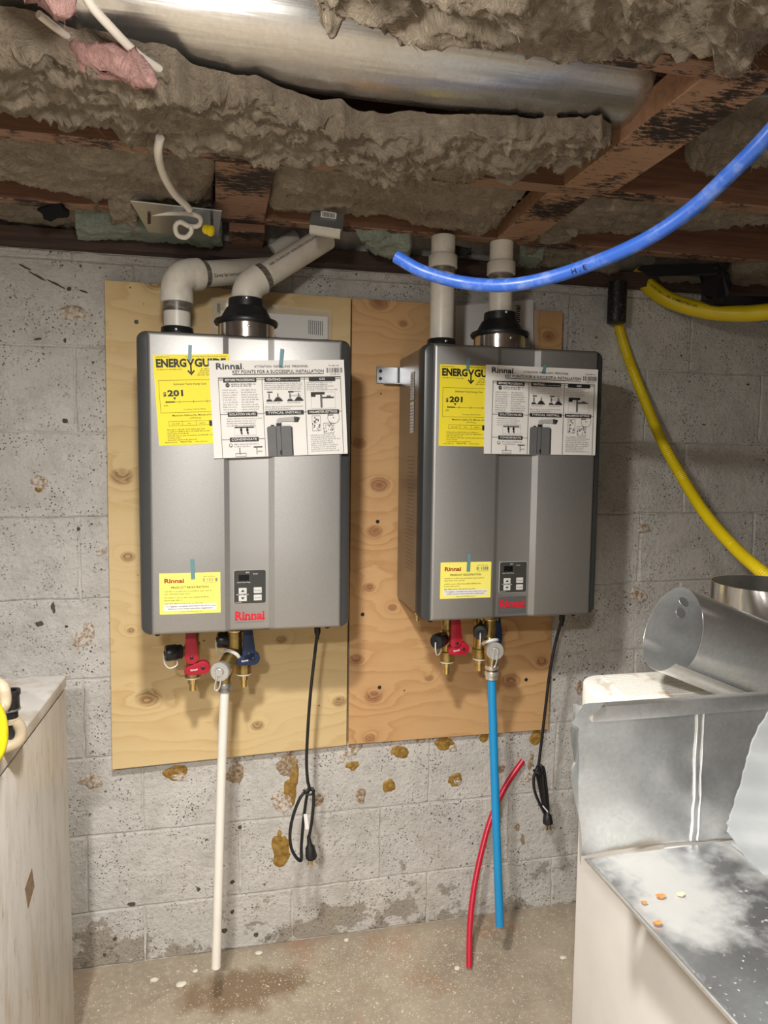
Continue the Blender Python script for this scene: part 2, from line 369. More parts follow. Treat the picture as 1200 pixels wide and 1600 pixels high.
def tag(o, label=None, cat=None, group=None, kind=None):
    if label: o['label'] = label
    if cat: o['category'] = cat
    if group: o['group'] = group
    if kind: o['kind'] = kind
    return o
def empty(name, loc, rz=0.0):
    o = bpy.data.objects.new(name, None); COL.objects.link(o); o.location = tuple(loc); o.rotation_euler = (0, 0, rz); o.empty_display_size = .05; return o
def rrect(x0, x1, z0, z1, r, seg=5):
    out = []
    for (cx, cz, a0) in ((x1-r, z1-r, 0), (x0+r, z1-r, 90), (x0+r, z0+r, 180), (x1-r, z0+r, 270)):
        for k in range(seg+1):
            a = math.radians(a0+90*k/seg); out.append((cx+r*math.cos(a), cz+r*math.sin(a)))
    return out

# ---- flat print: lettering and rules laid on a sheet (u right, v up), facing -y
_tc = {}
def text_data(body, bold=0.0, shear=0.0):
    key = (body, bold, shear)
    if key not in _tc:
        c = bpy.data.curves.new('t', 'FONT'); c.body = body; c.size = 1.0; c.offset = bold; c.shear = shear; c.resolution_u = 2
        o = bpy.data.objects.new('t', c); COL.objects.link(o)
        me = bpy.data.meshes.new_from_object(o)
        V = np.array([v.co[:2] for v in me.vertices]) if len(me.vertices) else np.zeros((0, 2))
        F = [tuple(p.vertices) for p in me.polygons]
        bpy.data.objects.remove(o); bpy.data.curves.remove(c); bpy.data.meshes.remove(me)
        _tc[key] = (V, F)
    return _tc[key]
class Print:
    def __init__(s, mats): s.mb = MB(); s.m = mats
    def y(s, layer): return -.00035*(layer+1)
    def text(s, body, u, v, width=None, height=None, mat=None, layer=0, bold=0.0, align='l', shear=0.0):
        V, F = text_data(body, bold, shear)
        if not len(V): return
        lo, hi = V.min(0), V.max(0)
        sx = (width/(hi[0]-lo[0])) if width else None
        sy = (height/.70) if height else sx
        if sx is None: sx = sy
        W = (hi[0]-lo[0])*sx
        ou = u-(W if align == 'r' else W/2 if align == 'c' else 0)
        y = s.y(layer)
        s.mb.add([(ou+(q[0]-lo[0])*sx, y, v+q[1]*sy) for q in V], [tuple(reversed(f)) for f in F], s.m.index(mat))
    def poly(s, pts, mat, layer=0):
        y = s.y(layer); s.mb.add([(u, y, v) for u, v in pts], [tuple(range(len(pts)))], s.m.index(mat))
    def rect(s, u0, v0, u1, v1, mat, layer=0): s.poly([(u0, v0), (u1, v0), (u1, v1), (u0, v1)], mat, layer)
    def frame(s, u0, v0, u1, v1, t, mat, layer=0):
        s.rect(u0, v0, u1, v0+t, mat, layer); s.rect(u0, v1-t, u1, v1, mat, layer); s.rect(u0, v0, u0+t, v1, mat, layer); s.rect(u1-t, v0, u1, v1, mat, layer)
    def small(s, u0, u1, v, h, mat, layer=0, rnd=None):      # a line of lettering too small to read
        r = rnd or random; u = u0
        while u < u1-h:
            wd = min(r.uniform(1.0, 4.2)*h, u1-u); 
            k = u
            while k < u+wd-h*.3:
                a = h*r.uniform(.35, .62); hh = h*r.choice((.62, .62, .62, .95)); s.rect(k, v, min(k+a, u+wd), v+hh*.45, mat, layer)
                s.rect(k, v+hh*.62, min(k+a*.7, u+wd), v+hh, mat, layer); k += a+h*.16
            u += wd+h*.5
    def bars(s, u0, v0, u1, v1, mat, n=36, layer=0):
        w_ = (u1-u0)/n
        for i in range(n):
            if random.random() < .62: s.rect(u0+i*w_, v0, u0+i*w_+w_*random.choice((.5, .8, 1.0)), v1, mat, layer)
    def disc(s, u, v, r, mat, layer=0, n=14): s.poly([(u+r*math.cos(2*math.pi*k/n), v+r*math.sin(2*math.pi*k/n)) for k in range(n)], mat, layer)
    def line(s, u0, v0, u1, v1, t, mat, layer=0):
        d = np.array([u1-u0, v1-v0]); n = np.array([-d[1], d[0]])/np.linalg.norm(d)*t/2
        s.poly([(u0+n[0], v0+n[1]), (u0-n[0], v0-n[1]), (u1-n[0], v1-n[1]), (u1+n[0], v1+n[1])], mat, layer)
    def build(s, name, parent): return s.mb.build(name, s.m, parent, fixn=False)
def text_on_pipe(name, mat, parent, path, r, body, s0, size, ang, bold=0.0, xs=1.0, origin=(0, 0, 0)):
    P, T, N, B = frames(path); L = np.concatenate([[0], np.cumsum(np.linalg.norm(np.diff(P, axis=0), axis=1))])
    V, F = text_data(body, bold); out = []
    for q in V:
        sL = s0+q[0]*size*xs
        c = [np.interp(sL, L, P[:, k]) for k in range(3)]; n = np.array([np.interp(sL, L, N[:, k]) for k in range(3)]); b = np.array([np.interp(sL, L, B[:, k]) for k in range(3)])
        th = ang+q[1]*size/r
        out.append(np.array(c)+(r+.0004)*(math.cos(th)*n+math.sin(th)*b))
    return MB().add(out, F).build(name, mat, parent, origin=origin, fixn=False) if parent is None else _child(MB().add(np.array(out)-np.array(origin), F), name, mat, parent)
def _child(mb, name, mat, parent, **kw): return mb.build(name, mat, parent, fixn=False, **kw)
def chain(o):
    m = o.matrix_basis.copy()
    return (chain(o.parent) @ o.matrix_parent_inverse @ m) if o.parent else m
def wpart(mb, name, mats, parent, **kw):        # a part whose shape is given in world coordinates
    ob = mb.build(name, mats, None, **kw); ob.parent = parent; ob.matrix_parent_inverse = chain(parent).inverted(); return ob

# ================================================================ the setting
WY = .012                                        # face of the block wall
X0, X1, Y0, ZC = -1.7, 2.7, -3.4, 2.19
tag(MB().box(X0, X1, Y0, .25, -.08, 0).build('floor', 'floor_concrete'), 'bare stained concrete basement floor dusted with plaster and wood crumbs', kind='structure')
ceil = tag(MB().box(X0, X1, Y0, .25, ZC, ZC+.05).build('ceiling', 'deck_wood'), 'wooden floor deck above open joists', kind='structure')
wall = tag(MB().box(X0, X1, WY+.004, .25, 0, ZC).build('wall_back', 'mortar'), 'white painted concrete block wall with pits and damp stains', kind='structure')
tag(MB().box(X0-.1, X0, Y0, .25, 0, ZC).build('wall_left', 'far_wall_paint'), 'grey basement wall out of view', kind='structure')
tag(MB().box(X1, X1+.1, Y0, .25, 0, ZC).build('wall_right', 'far_wall_paint'), 'grey basement wall out of view', kind='structure')
tag(MB().box(X0, X1, Y0-.1, Y0, 0, ZC).build('wall_front', 'far_wall_paint'), 'grey basement wall out of view', kind='structure')
# concrete blocks, each its own piece
WTOP = 1.903
zs = [0, .160, .375, .590, .806, 1.020, 1.233, 1.450, 1.667, 1.880, WTOP]
ja = at(375, 1350, WY)[0]; jb = at(671, 1200, WY)[0]; LB = .403
for i in range(len(zs)-1):
    z0, z1 = zs[i], zs[i+1]; off = ja if i % 2 == 1 else jb
    k0 = math.floor((-.95-off)/LB); k1 = math.ceil((2.1-off)/LB)
    for k in range(k0, k1):
        xa, xb = off+k*LB, off+(k+1)*LB; g = .0018; dy = random.uniform(-.0012, .0012)
        outl = []
        for (ax_, az_, bx_, bz_, nn) in ((xa+g, z0+g, xb-g, z0+g, 9), (xb-g, z0+g, xb-g, z1-g, 5), (xb-g, z1-g, xa+g, z1-g, 9), (xa+g, z1-g, xa+g, z0+g, 5)):
            for q in range(nn): f_ = q/nn; outl.append((ax_+(bx_-ax_)*f_+random.uniform(-.0016, .0022), az_+(bz_-az_)*f_+random.uniform(-.0014, .0018)))
        no = len(outl); cxm, czm = (xa+xb)/2, (z0+z1)/2
        V = [(x, WY+.03, z) for x, z in outl]+[(x, WY+dy+.0026, z) for x, z in outl]+[(x+(.0035 if x < cxm else -.0035)*(abs(x-cxm) > LB*.42), WY+dy, z+(.0035 if z < czm else -.0035)*(abs(z-czm) > (z1-z0)*.38)) for x, z in outl]
        MB().add(V, [(r_*no+q, r_*no+(q+1) % no, (r_+1)*no+(q+1) % no, (r_+1)*no+q) for r_ in (0, 1) for q in range(no)]+[tuple(2*no+q for q in range(no))]).build('concrete_block', 'block_paint', wall, auto=.5)
# patches of old adhesive and torn paint on the wall
def patch(px, py, w, h, mat, seed, tilt=0.0, hgt=.004):
    c = at(px, py, WY); sc = np.linalg.norm(at(px+10, py, WY)-c)/10; scz = np.linalg.norm(at(px, py+10, WY)-c)/10
    a, b = w*sc/2, h*scz/2; nr, ns = 6, 26; V = []; F = []
    for i in range(nr):
        for k in range(ns):
            th = 2*math.pi*k/ns; q = np.array([math.cos(th)*1.3, math.sin(th)*1.3, seed*3.1])
            rr = (1+.34*fbm(q[None], 3, seed)[0]); t = (1-i/nr)
            x, z = a*rr*t*math.cos(th), b*rr*t*math.sin(th)
            x, z = x*math.cos(tilt)-z*math.sin(tilt), x*math.sin(tilt)+z*math.cos(tilt)
            hh = -.0016 if i == 0 else hgt*(.35+.65*abs(fbm(np.array([[x*90, z*90, seed]]), 3, seed)[0]))*min(1, i/1.5)
            V.append((c[0]+x, WY-hh, c[2]+z))
    V.append((c[0], WY-hgt*.6, c[2])); cidx = len(V)-1
    for i in range(nr-1):
        for k in range(ns):
            k2 = (k+1) % ns; F.append((i*ns+k, i*ns+k2, (i+1)*ns+k2, (i+1)*ns+k))
    F += [((nr-1)*ns+k, (nr-1)*ns+(k+1) % ns, cidx) for k in range(ns)]
    MB().add(V, F).build('adhesive_patch', mat, wall, smooth=True)
A_, T_, B_ = 'amber_glue', 'torn_paint', 'torn_brown'
for i, q in enumerate([(113, 489, 50, 30, T_), (61, 753, 30, 26, T_), (62, 764, 16, 12, A_), (160, 862, 24, 12, T_, .4), (139, 985, 20, 26, T_), (127, 1001, 34, 22, T_, .3), (143, 1221, 44, 22, T_), (276, 1207, 38, 28, A_), (280, 1213, 26, 16, T_), (368, 1206, 34, 40, B_), (448, 1196, 34, 40, B_), (459, 1212, 17, 66, A_), (452, 1238, 20, 50, A_), (441, 1254, 36, 36, T_), (439, 1331, 33, 52, A_), (437, 1307, 8, 26, A_), (498, 1251, 20, 22, B_), (553, 1170, 34, 22, T_, .5), (535, 1184, 10, 16, T_, -.4), (552, 1196, 20, 18, A_), (563, 1246, 16, 24, B_), (609, 1228, 20, 22, A_), (624, 1174, 34, 22, A_, -.3), (655, 1157, 16, 7, T_), (695, 1162, 34, 22, A_, -.5), (708, 1169, 14, 12, T_), (709, 1218, 22, 20, A_), (714, 1220, 14, 16, T_), (757, 1154, 14, 15, A_), (838, 1152, 22, 26, A_), (783, 1202, 13, 12, B_), (829, 1190, 7, 28, B_, -.3), (824, 1215, 14, 18, T_), (1008, 825, 24, 18, T_), (998, 930, 26, 22, T_, -.4), (905, 1074, 11, 22, B_), (808, 1293, 9, 12, B_), (816, 1311, 8, 16, B_), (895, 1206, 7, 14, B_)]):
    patch(*q[:5], seed=i+3, tilt=(q[5] if len(q) > 5 else 0.0), hgt=.0055 if q[4] == T_ else .0035)
# small spalled holes
for i, q in enumerate([(78, 879, 11, 20), (113, 822, 15, 11), (121, 827, 8, 6), (83, 949, 8, 20), (62, 975, 15, 10), (104, 979, 7, 5), (102, 658, 10, 8), (101, 532, 6, 8), (58, 530, 14, 4, .2), (108, 451, 9, 7), (60, 432, 40, 4, -.5), (90, 445, 34, 4, -.45), (40, 418, 26, 4, -.4), (130, 455, 16, 3, -.3), (1053, 512, 4, 14), (1064, 508, 6, 10), (1076, 506, 5, 18), (1043, 567, 16, 5, .2), (1078, 596, 6, 5), (1168, 601, 6, 4), (1100, 663, 8, 5), (310, 1389, 7, 8), (363, 1378, 8, 8), (375, 1293, 8, 6), (363, 1425, 6, 8), (180, 1467, 7, 7), (163, 1492, 7, 7), (205, 1413, 14, 7), (430, 1384, 8, 6), (400, 1461, 7, 8), (866, 1062, 5, 4), (941, 1054, 5, 4), (350, 1455, 10, 8)]):
    patch(*q[:4], 'spall_dark', seed=i+60, tilt=(q[4] if len(q) > 4 else 0.0), hgt=.0008)
tag(MB().box(X0, X1, -.028, .11, WTOP, WTOP+.040).build('trim_1', 'sill_wood', bevel=.003), 'dark stained sill plate on top of the block wall', kind='structure')
tag(MB().box(X0, X1, .035, .073, WTOP+.040, ZC).build('trim_2', 'sill_wood'), 'dark rim board standing on the sill plate', kind='structure')

# joists and cross blocking: parts of the ceiling
ZJ = 1.950
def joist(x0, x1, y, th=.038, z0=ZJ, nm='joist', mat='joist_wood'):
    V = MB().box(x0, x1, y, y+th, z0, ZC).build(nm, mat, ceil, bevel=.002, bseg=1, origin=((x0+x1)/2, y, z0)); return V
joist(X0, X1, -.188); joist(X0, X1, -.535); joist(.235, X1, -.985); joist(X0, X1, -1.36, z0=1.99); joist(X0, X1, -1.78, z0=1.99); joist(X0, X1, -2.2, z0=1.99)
def block(pa, pb, wdt, z0, z1, ang_y0, ang_y1, nm='blocking', mat='strut_wood'):
    # a flat timber from point pa (near) to pb (far), width wdt along x
    o = MB(); dx = wdt/2
    V = [(pa[0]-dx, ang_y0, z0), (pa[0]+dx, ang_y0, z0), (pb[0]+dx, ang_y1, z0), (pb[0]-dx, ang_y1, z0)]
    V += [(x, y, z1) for x, y, z in V]
    o.add(V, [(0, 1, 2, 3), (4, 7, 6, 5), (0, 4, 5, 1), (1, 5, 6, 2), (2, 6, 7, 3), (3, 7, 4, 0)])
    c = np.array([(pa[0]+pb[0])/2, (ang_y0+ang_y1)/2, z0]); ob = o.build(nm, mat, ceil, bevel=.002, bseg=1, origin=c); return ob
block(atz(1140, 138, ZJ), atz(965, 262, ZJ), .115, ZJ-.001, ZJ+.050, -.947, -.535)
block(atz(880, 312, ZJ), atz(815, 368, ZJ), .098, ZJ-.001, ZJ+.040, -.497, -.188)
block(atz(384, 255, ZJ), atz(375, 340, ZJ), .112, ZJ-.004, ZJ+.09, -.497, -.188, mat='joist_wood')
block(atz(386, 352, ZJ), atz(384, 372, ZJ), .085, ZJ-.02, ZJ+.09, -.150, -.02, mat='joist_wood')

# ================================================================ insulation
def batt(name, label, near, far, Z, amp=.02, edge=.045, mat='wool', seed=1, up=.10, step=.0048, sag=0.0, freq=14.0, rag=.012, cat='insulation'):
    A = np.array([atz(x, y, Z) for x, y in near]); Bf = np.array([atz(x, y, Z) for x, y in far])
    def resample(P, n):
        L = np.concatenate([[0], np.cumsum(np.linalg.norm(np.diff(P, axis=0), axis=1))]); s = np.linspace(0, L[-1], n)
        return np.stack([np.interp(s, L, P[:, k]) for k in range(3)], 1)
    ln = max(np.linalg.norm(A[-1]-A[0]), np.linalg.norm(Bf[-1]-Bf[0])); wd = max(np.linalg.norm(A[len(A)//2]-Bf[len(Bf)//2]), .03)
    n = int(min(420, max(24, ln/step))); m = int(min(120, max(14, wd/step)))
    a, b = resample(A, n), resample(Bf, n); t = np.linspace(0, 1, m); s = np.linspace(0, 1, n)
    G = a[:, None]*(1-t)[None, :, None]+b[:, None]*t[None, :, None]
    e = np.maximum(np.abs(2*t-1)[None, :]**5, (np.abs(2*s-1)**16)[:, None])
    Q = G.copy(); Q[..., 2] = seed*.7
    G[..., 2] += edge*e-sag*(1-e)*(.5+.5*np.sin(s*9+seed))[:, None]
    P = Q*np.array([freq*.55, freq, 1.0])
    warp = np.stack([fbm(P*.7+9.1, 3, seed+40), fbm(P*.7-4.2, 3, seed+50), fbm(P*.7+2.2, 3, seed+60)], -1)
    P2 = P+warp*.9
    rid = 1-np.abs(fbm(P2, 4, seed, .55))*1.6
    hh = amp*(.60*fbm(P2*.5, 2, seed+5)+.30*rid+.50*fbm(P2*2.3, 4, seed+9, .66)+.16*np.abs(fbm(P2*np.array([7., 13., 1.]), 3, seed+19, .7)))
    G[..., 2] -= hh
    G[..., 0] += amp*.55*warp[..., 0]; G[..., 1] += amp*.55*warp[..., 1]
    er = fbm(np.stack([s*ln*22, s*0, s*0+seed], -1), 4, seed+70); er2 = fbm(np.stack([s*ln*22, s*0+5, s*0+seed], -1), 4, seed+80)
    wgt0 = np.clip(1-t*5, 0, 1)[None, :]; wgt1 = np.clip(1-(1-t)*5, 0, 1)[None, :]
    G[..., 1] += rag*(er[:, None]*wgt0+er2[:, None]*wgt1)
    mb = MB(); mb.grid(G)
    top = G.copy(); top[..., 2] = Z+up
    o = n*m; per = [(0, j) for j in range(m)]+[(i, m-1) for i in range(1, n)]+[(n-1, j) for j in range(m-2, -1, -1)]+[(i, 0) for i in range(n-2, 0, -1)]
    V = []
    c = G.reshape(-1, 3).mean(0)
    for (i, j) in per:
        q = G[i, j].copy(); q[2] = max(q[2]+.02, Z+up); V.append(q)
    mb.v += [tuple(q) for q in V]; L = len(per)
    for k in range(L):
        k2 = (k+1) % L; i, j = per[k]; i2, j2 = per[k2]
        mb.f.append((i*m+j, o+k, o+k2, i2*m+j2)); mb.mi.append(0)
    mb.f.append(tuple(o+k for k in range(L))); mb.mi.append(0)
    ob = mb.build(name, mat, smooth=True, auto=3.1, origin='b', fixn=False)
    fuzz(ob, G, mat, seed, cat)
    return tag(ob, label, cat)
def fuzz(ob, G, mat, seed, cat, dens=.16, ls=1.0):
    # loose fibres standing off the wool
    if cat == 'foam': return
    r_ = np.random.RandomState(seed); n, m = G.shape[:2]; cnt = int(n*m*dens)
    I = r_.randint(0, n, cnt); J = r_.randint(0, m, cnt); P0 = G[I, J]
    ang = r_.normal(0, .9, cnt); L = (r_.gamma(2., .0028, cnt)+.002)*ls; wv = np.stack([np.cos(ang), np.sin(ang), r_.uniform(-.75, .05, cnt)], -1)*L[:, None]
    bend = r_.normal(0, .35, (cnt, 3))*L[:, None]; side = np.stack([-np.sin(ang), np.cos(ang), 0*ang], -1)*r_.uniform(.00025, .0006, cnt)[:, None]*ls
    A = P0-wv*.15; M1 = P0+wv*.45+bend*.5; E_ = P0+wv+bend*.2
    V = np.stack([A-side, A+side, M1-side, M1+side, E_], 1).reshape(-1, 3); F = []
    for k in range(cnt): o = k*5; F += [(o, o+1, o+3, o+2), (o+2, o+3, o+4)]
    mb = MB(); mb.v = V.tolist(); mb.f = F; mb.mi = [0]*len(F)
    f = wpart(mb, 'fibre_fuzz', mat, ob, fixn=False); f['kind'] = 'stuff'
batt('insulation_batt', 'long sagging grey mineral wool batt hanging below the round duct', [(-90, 30), (60, 62), (125, 92), (250, 122), (400, 162), (520, 190), (600, 208), (760, 216), (860, 212), (945, 212)], [(-90, 160), (40, 178), (130, 194), (205, 226), (262, 242), (345, 246), (440, 258), (560, 274), (700, 277), (830, 275), (910, 258), (950, 232)], 1.930, amp=.030, edge=.006, seed=2, up=.035, sag=.006)
batt('insulation_batt', 'brown wool batt above the steel cover plate between two joists', [(-120, 200), (100, 212), (335, 240)], [(-120, 268), (0, 285), (70, 300), (150, 318), (240, 325), (336, 330)], 1.952, amp=.018, edge=.02, seed=11, up=.06, mat='wool')
batt('insulation_batt', 'brown wool batt between the joists above the right heater', [(432, 254), (600, 275), (760, 290), (835, 298)], [(420, 330), (480, 338), (560, 340), (640, 352), (700, 362), (740, 376), (790, 350)], 1.952, amp=.020, edge=.02, seed=21, up=.06)
batt('insulation_batt', 'flat brown wool batt behind the blue pipe near the right edge', [(905, 306), (1000, 315), (1130, 330), (1300, 350)], [(830, 380), (900, 372), (1000, 372), (1090, 368), (1200, 345), (1300, 330)], 1.953, amp=.014, edge=.02, seed=31, up=.06, mat='wool_dark')
batt('insulation_batt', 'thick pale wool batt drooping at the very top of the view', [(470, -190), (700, -150), (950, -90), (1350, -20), (1700, 40)], [(475, -6), (500, 30), (548, 16), (640, 42), (760, 68), (880, 98), (980, 106), (1060, 100), (1110, 92), (1160, 95), (1300, 80), (1700, 150)], 1.915, amp=.034, edge=.004, seed=41, up=.10, sag=.004, freq=9)
batt('insulation_tuft', 'torn wool flap hanging over the diagonal timber at upper right', [(1108, 78), (1150, 74), (1190, 72)], [(1112, 118), (1135, 134), (1165, 120)], 1.912, amp=.018, edge=.03, seed=47, up=.05)
batt('insulation_batt', 'loose wool batt right of the diagonal timber behind the blue pipe', [(1090, 205), (1160, 200), (1300, 215)], [(1075, 250), (1100, 285), (1140, 272), (1200, 268), (1300, 275)], 1.985, amp=.022, edge=.02, seed=51, up=.08, mat='wool_dark')
batt('insulation_batt', 'thin wool strip against the sill left of the steel cover plate', [(-90, 305), (60, 322), (140, 335), (236, 348)], [(-90, 366), (60, 372), (130, 376), (190, 372), (228, 368)], 1.957, amp=.014, edge=.02, seed=61, up=.05, mat='wool_dark')
batt('insulation_tuft', 'ragged wool tuft dangling beside the steel cover plate', [(168, 330), (205, 322), (222, 335)], [(172, 350), (200, 372), (222, 366)], 1.925, amp=.022, edge=.03, seed=67, up=.05, step=.004)
batt('insulation_batt', 'dark wool lump beside the black pipe stub under the joist', [(770, 398), (880, 402), (975, 405)], [(800, 430), (850, 452), (900, 455), (945, 440), (972, 425)], 1.935, amp=.016, edge=.02, seed=71, up=.06, mat='wool_dark')
batt('insulation_batt', 'crumbling grey foam lump above the thick yellow gas pipe', [(1020, 425), (1060, 424), (1110, 430)], [(1040, 446), (1070, 452), (1100, 448)], 1.93, amp=.014, edge=.02, seed=73, up=.06, mat='grey_foam')
batt('insulation_batt', 'dull brown foam lump at the right end of the sill', [(1140, 425), (1200, 420), (1300, 420)], [(1130, 452), (1200, 468), (1300, 470)], 1.93, amp=.014, edge=.02, seed=75, up=.06, mat='wool_dark')
batt('insulation_tuft', 'small wool scrap under the joist end of the flat timber', [(845, 372), (880, 366), (905, 362)], [(838, 388), (870, 390), (895, 380)], 1.945, amp=.012, edge=.02, seed=77, up=.03, step=.004)
batt('foam_strip', 'pale green spray foam bead along the sill below the cover plate', [(120, 356), (200, 350), (350, 362)], [(118, 374), (200, 384), (280, 390), (352, 392)], 1.925, amp=.012, edge=.004, seed=81, up=.06, mat='green_foam', step=.004, cat='foam')
batt('foam_strip', 'pale green foam lump left of the blue pipe end', [(556, 370), (600, 372), (642, 378)], [(565, 384), (600, 412), (640, 408)], 1.93, amp=.014, edge=.02, seed=83, up=.06, mat='green_foam', step=.004, cat='foam')
batt('foam_strip', 'grey green foam lump right of the second exhaust pipe', [(808, 396), (835, 398), (850, 400)], [(808, 432), (830, 434), (845, 430)], 1.935, amp=.010, edge=.02, seed=85, up=.06, mat='green_foam', step=.004, cat='foam')
def tuft3d(name, label, path, rad, mat, seed, sc=(1, 1, 1), cat='insulation'):
    P = smooth_path(path, .006); n = len(P); R = np.interp(np.linspace(0, 1, n), np.linspace(0, 1, len(rad)), rad)
    mb = MB(); mb.tube(P, R, 22); V = np.array(mb.v); 
    dv = np.stack([fbm(V*26+k*7.7+seed, 5, seed+k*13, .6) for k in range(3)], -1)
    rr = np.repeat(R, 22)[:, None] if len(V) == n*22 else .02
    V = V+dv*rr*.55; mb.v = [tuple(q) for q in V]
    ob = mb.build(name, mat, smooth=True, auto=3.0, origin='b')
    fuzz(ob, V.reshape(-1, 11, 3), mat, seed, cat, 2.5, .45)
    return tag(ob, label, cat)
tuft3d('insulation_tuft', 'pink fibreglass tuft wedged beside the white cable', [atd(118, 82, .93), atd(150, 100, .93), (atd(185, 98, .93)), atd(215, 108, .93), atd(240, 132, .92)], [.010, .026, .028, .022, .006], 'pink_wool', 5)
tuft3d('insulation_tuft', 'pink fibreglass tuft in the top left corner', [atd(70, -30, .80), atd(88, 2, .80), atd(98, 30, .80)], [.028, .026, .008], 'pink_wool', 9)
for i, (x, y, w_, h_, d, lab) in enumerate([(83, 332, 44, 26, 1.52, 'small black sheet for the dark hole under the joist at far left'), (12, 194, 52, 13, 1.27, 'ragged black sheet for a dark gap at the left edge of the ceiling')]):  # ragged black sheets that paint in dark gaps of the ceiling
    pts = []
    for k in range(11):
        th = 2*math.pi*k/11; rr = 1+.25*math.sin(k*2.3+i)
        pts.append((x+w_/2*rr*math.cos(th), y+h_/2*rr*math.sin(th)))
    V = [atd(a, b, d) for a, b in pts]+[atd(a, b, d)+_f*.012+np.array((0, 0, .01)) for a, b in pts]
    tag(MB().add(V, [tuple(range(11)), tuple(range(21, 10, -1))]+[(k, k+11, (k+1) % 11+11, (k+1) % 11) for k in range(11)]).build('void_patch', 'void_black', origin='b'), lab, 'dark void')
for (x0, y0, x1, y1, d, lab) in [(675, 384, 735, 402, 1.78, 'black sheet for the dark void behind the intake pipe of the right heater'), (1000, 410, 1130, 432, 1.9, 'black strip for the dark void above the thick yellow gas pipe'), (1095, 420, 1140, 470, 1.9, 'black sheet for the dark void beside the brown foam lump'), (1100, 462, 1215, 478, 1.92, 'black strip for the dark void along the sill at far right')]:  # black sheets put where the voids above the wall lie in shade
    n = 16; pts = []
    for k in range(n):
        th = 2*math.pi*k/n; e = .6; cx = math.copysign(abs(math.cos(th))**e, math.cos(th)); sy = math.copysign(abs(math.sin(th))**e, math.sin(th)); rr = 1+.13*math.sin(k*4.1+x0)
        pts.append(((x0+x1)/2+(x1-x0)/2*cx*rr, (y0+y1)/2+(y1-y0)/2*sy*rr))
    V = [atd(a, b, d)+np.array((0, -.004*math.sin(k*1.7), 0)) for k, (a, b) in enumerate(pts)]; V += [q+_f*.004 for q in V]
    tag(MB().add(V, [tuple(range(n)), tuple(range(2*n-1, n-1, -1))]+[(k, k+n, (k+1) % n+n, (k+1) % n) for k in range(n)]).build('void_patch', 'void_black', origin='b'), lab, 'dark void')

# ================================================================ round duct in the joist bay
def duct_run(name, label, x0, x1, y, z, r, lean=0.0):
    root = empty(name, (x0, y, z-r)); tag(root, label, 'duct')
    nseg = 40; V = []; F = []
    def ringpts(x, rr): return [(x, y+rr*math.cos(2*math.pi*k/nseg), z+lean*(x-x0)+rr*math.sin(2*math.pi*k/nseg)) for k in range(nseg)]
    prof = [(x0, r), (x1, r), (x1, r-.002), (x0, r-.002)]
    for x, rr in prof: V += ringpts(x, rr)
    n = len(prof)
    for i in range(n):
        i2 = (i+1) % n
        for k in range(nseg): F.append((i*nseg+k, i*nseg+(k+1) % nseg, i2*nseg+(k+1) % nseg, i2*nseg+k))
    wpart(MB().add(V, F), 'pipe_wall', 'duct_steel', root, smooth=True)
    return root
duct_run('round_duct', 'long round galvanised duct running between the ceiling joists', -1.2, .66, -.760, 2.070, .100)
def flat_duct():
    P = [atz(1085, 195, 2.03), atz(1140, 150, 2.03), atz(1320, 150, 2.03), atz(1320, 250, 2.03), atz(1190, 235, 2.03)]
    n = len(P); V = [tuple(q) for q in P]+[(q[0], q[1], q[2]+.1) for q in P]
    o = MB().add(V, [tuple(range(n)), tuple(range(2*n-1, n-1, -1))]+[(i, i+n, (i+1) % n+n, (i+1) % n) for i in range(n)]).build('duct_section', 'galvanised', origin='b', bevel=.006)
    tag(o, 'short pale galvanised duct section right of the diagonal timber', 'duct')
flat_duct()

# ================================================================ plywood boards
UA = .0129; UX = np.array([math.cos(UA), math.sin(UA), 0]); UN = np.array([-math.sin(UA), math.cos(UA), 0])
def BP(x, y, z): return UX*x+UN*y+np.array([0, -.018, z])
def bpix(px, py, l):
    o = np.array([0, -.018, 0])+UN*l; d = ray(px, py); return CAM+((o-CAM) @ UN)/(d @ UN)*d
plywood('plywood_pale', [(-.289, 1.34, .022), (-.277, 1.133, .014), (-.233, .758, .024), (.277, .712, .016), (-.273, .94, .008), (.115, .897, .012), (-.204, 1.832, .022), (.0, 1.05, .02), (.05, .66, .014)], (.72, .55, .29), (.60, .41, .18), (.22, .105, .035), 1.7)
plywood('plywood_orange', [(.379, 1.815, .022), (.447, 1.762, .010), (.327, 1.435, .016), (.386, 1.322, .022), (.372, 1.19, .018), (.358, 1.033, .014), (.426, .974, .011), (.323, .829, .017), (.374, .719, .020), (.365, .598, .014), (.538, .763, .010), (.751, .89, .018), (.789, .737, .024), (.889, .791, .014), (.88, 1.75, .016)], (.66, .41, .195), (.50, .26, .10), (.24, .085, .035), 5.2)
def board(name, mat, corners, label):
    F_ = [bpix(x, y, 0) for x, y in corners]; Bk = [q+UN*.013 for q in F_]
    o = MB().add(F_+Bk, [(0, 1, 2, 3), (7, 6, 5, 4), (0, 4, 5, 1), (1, 5, 6, 2), (2, 6, 7, 3), (3, 7, 4, 0)]).build(name, mat, bevel=.0012, bseg=1)
    return tag(o, label, 'plywood')
b1 = board('plywood_panel', 'plywood_pale', [(163, 437), (548.5, 465), (541.5, 1164.5), (175, 1203)], 'pale plywood panel on the wall behind the left heater')
b2 = board('plywood_panel', 'plywood_orange', [(550.5, 465.5), (880, 487), (857, 1140), (544.5, 1163.5)], 'orange toned plywood panel on the wall behind the right heater')
for bd, pts in ((b2, [(590, 815), (593, 1074), (560+13/2, 960), (822, 1062), (716, 487)]), (b1, [(213, 503)])):
    for (x, y) in pts:
        c = bpix(x, y, 0); wpart(MB().lathe(c-UN*.0008, UN, [(0, .005), (.0004, .0055)], 12), 'screw_head', 'black_plastic', bd)

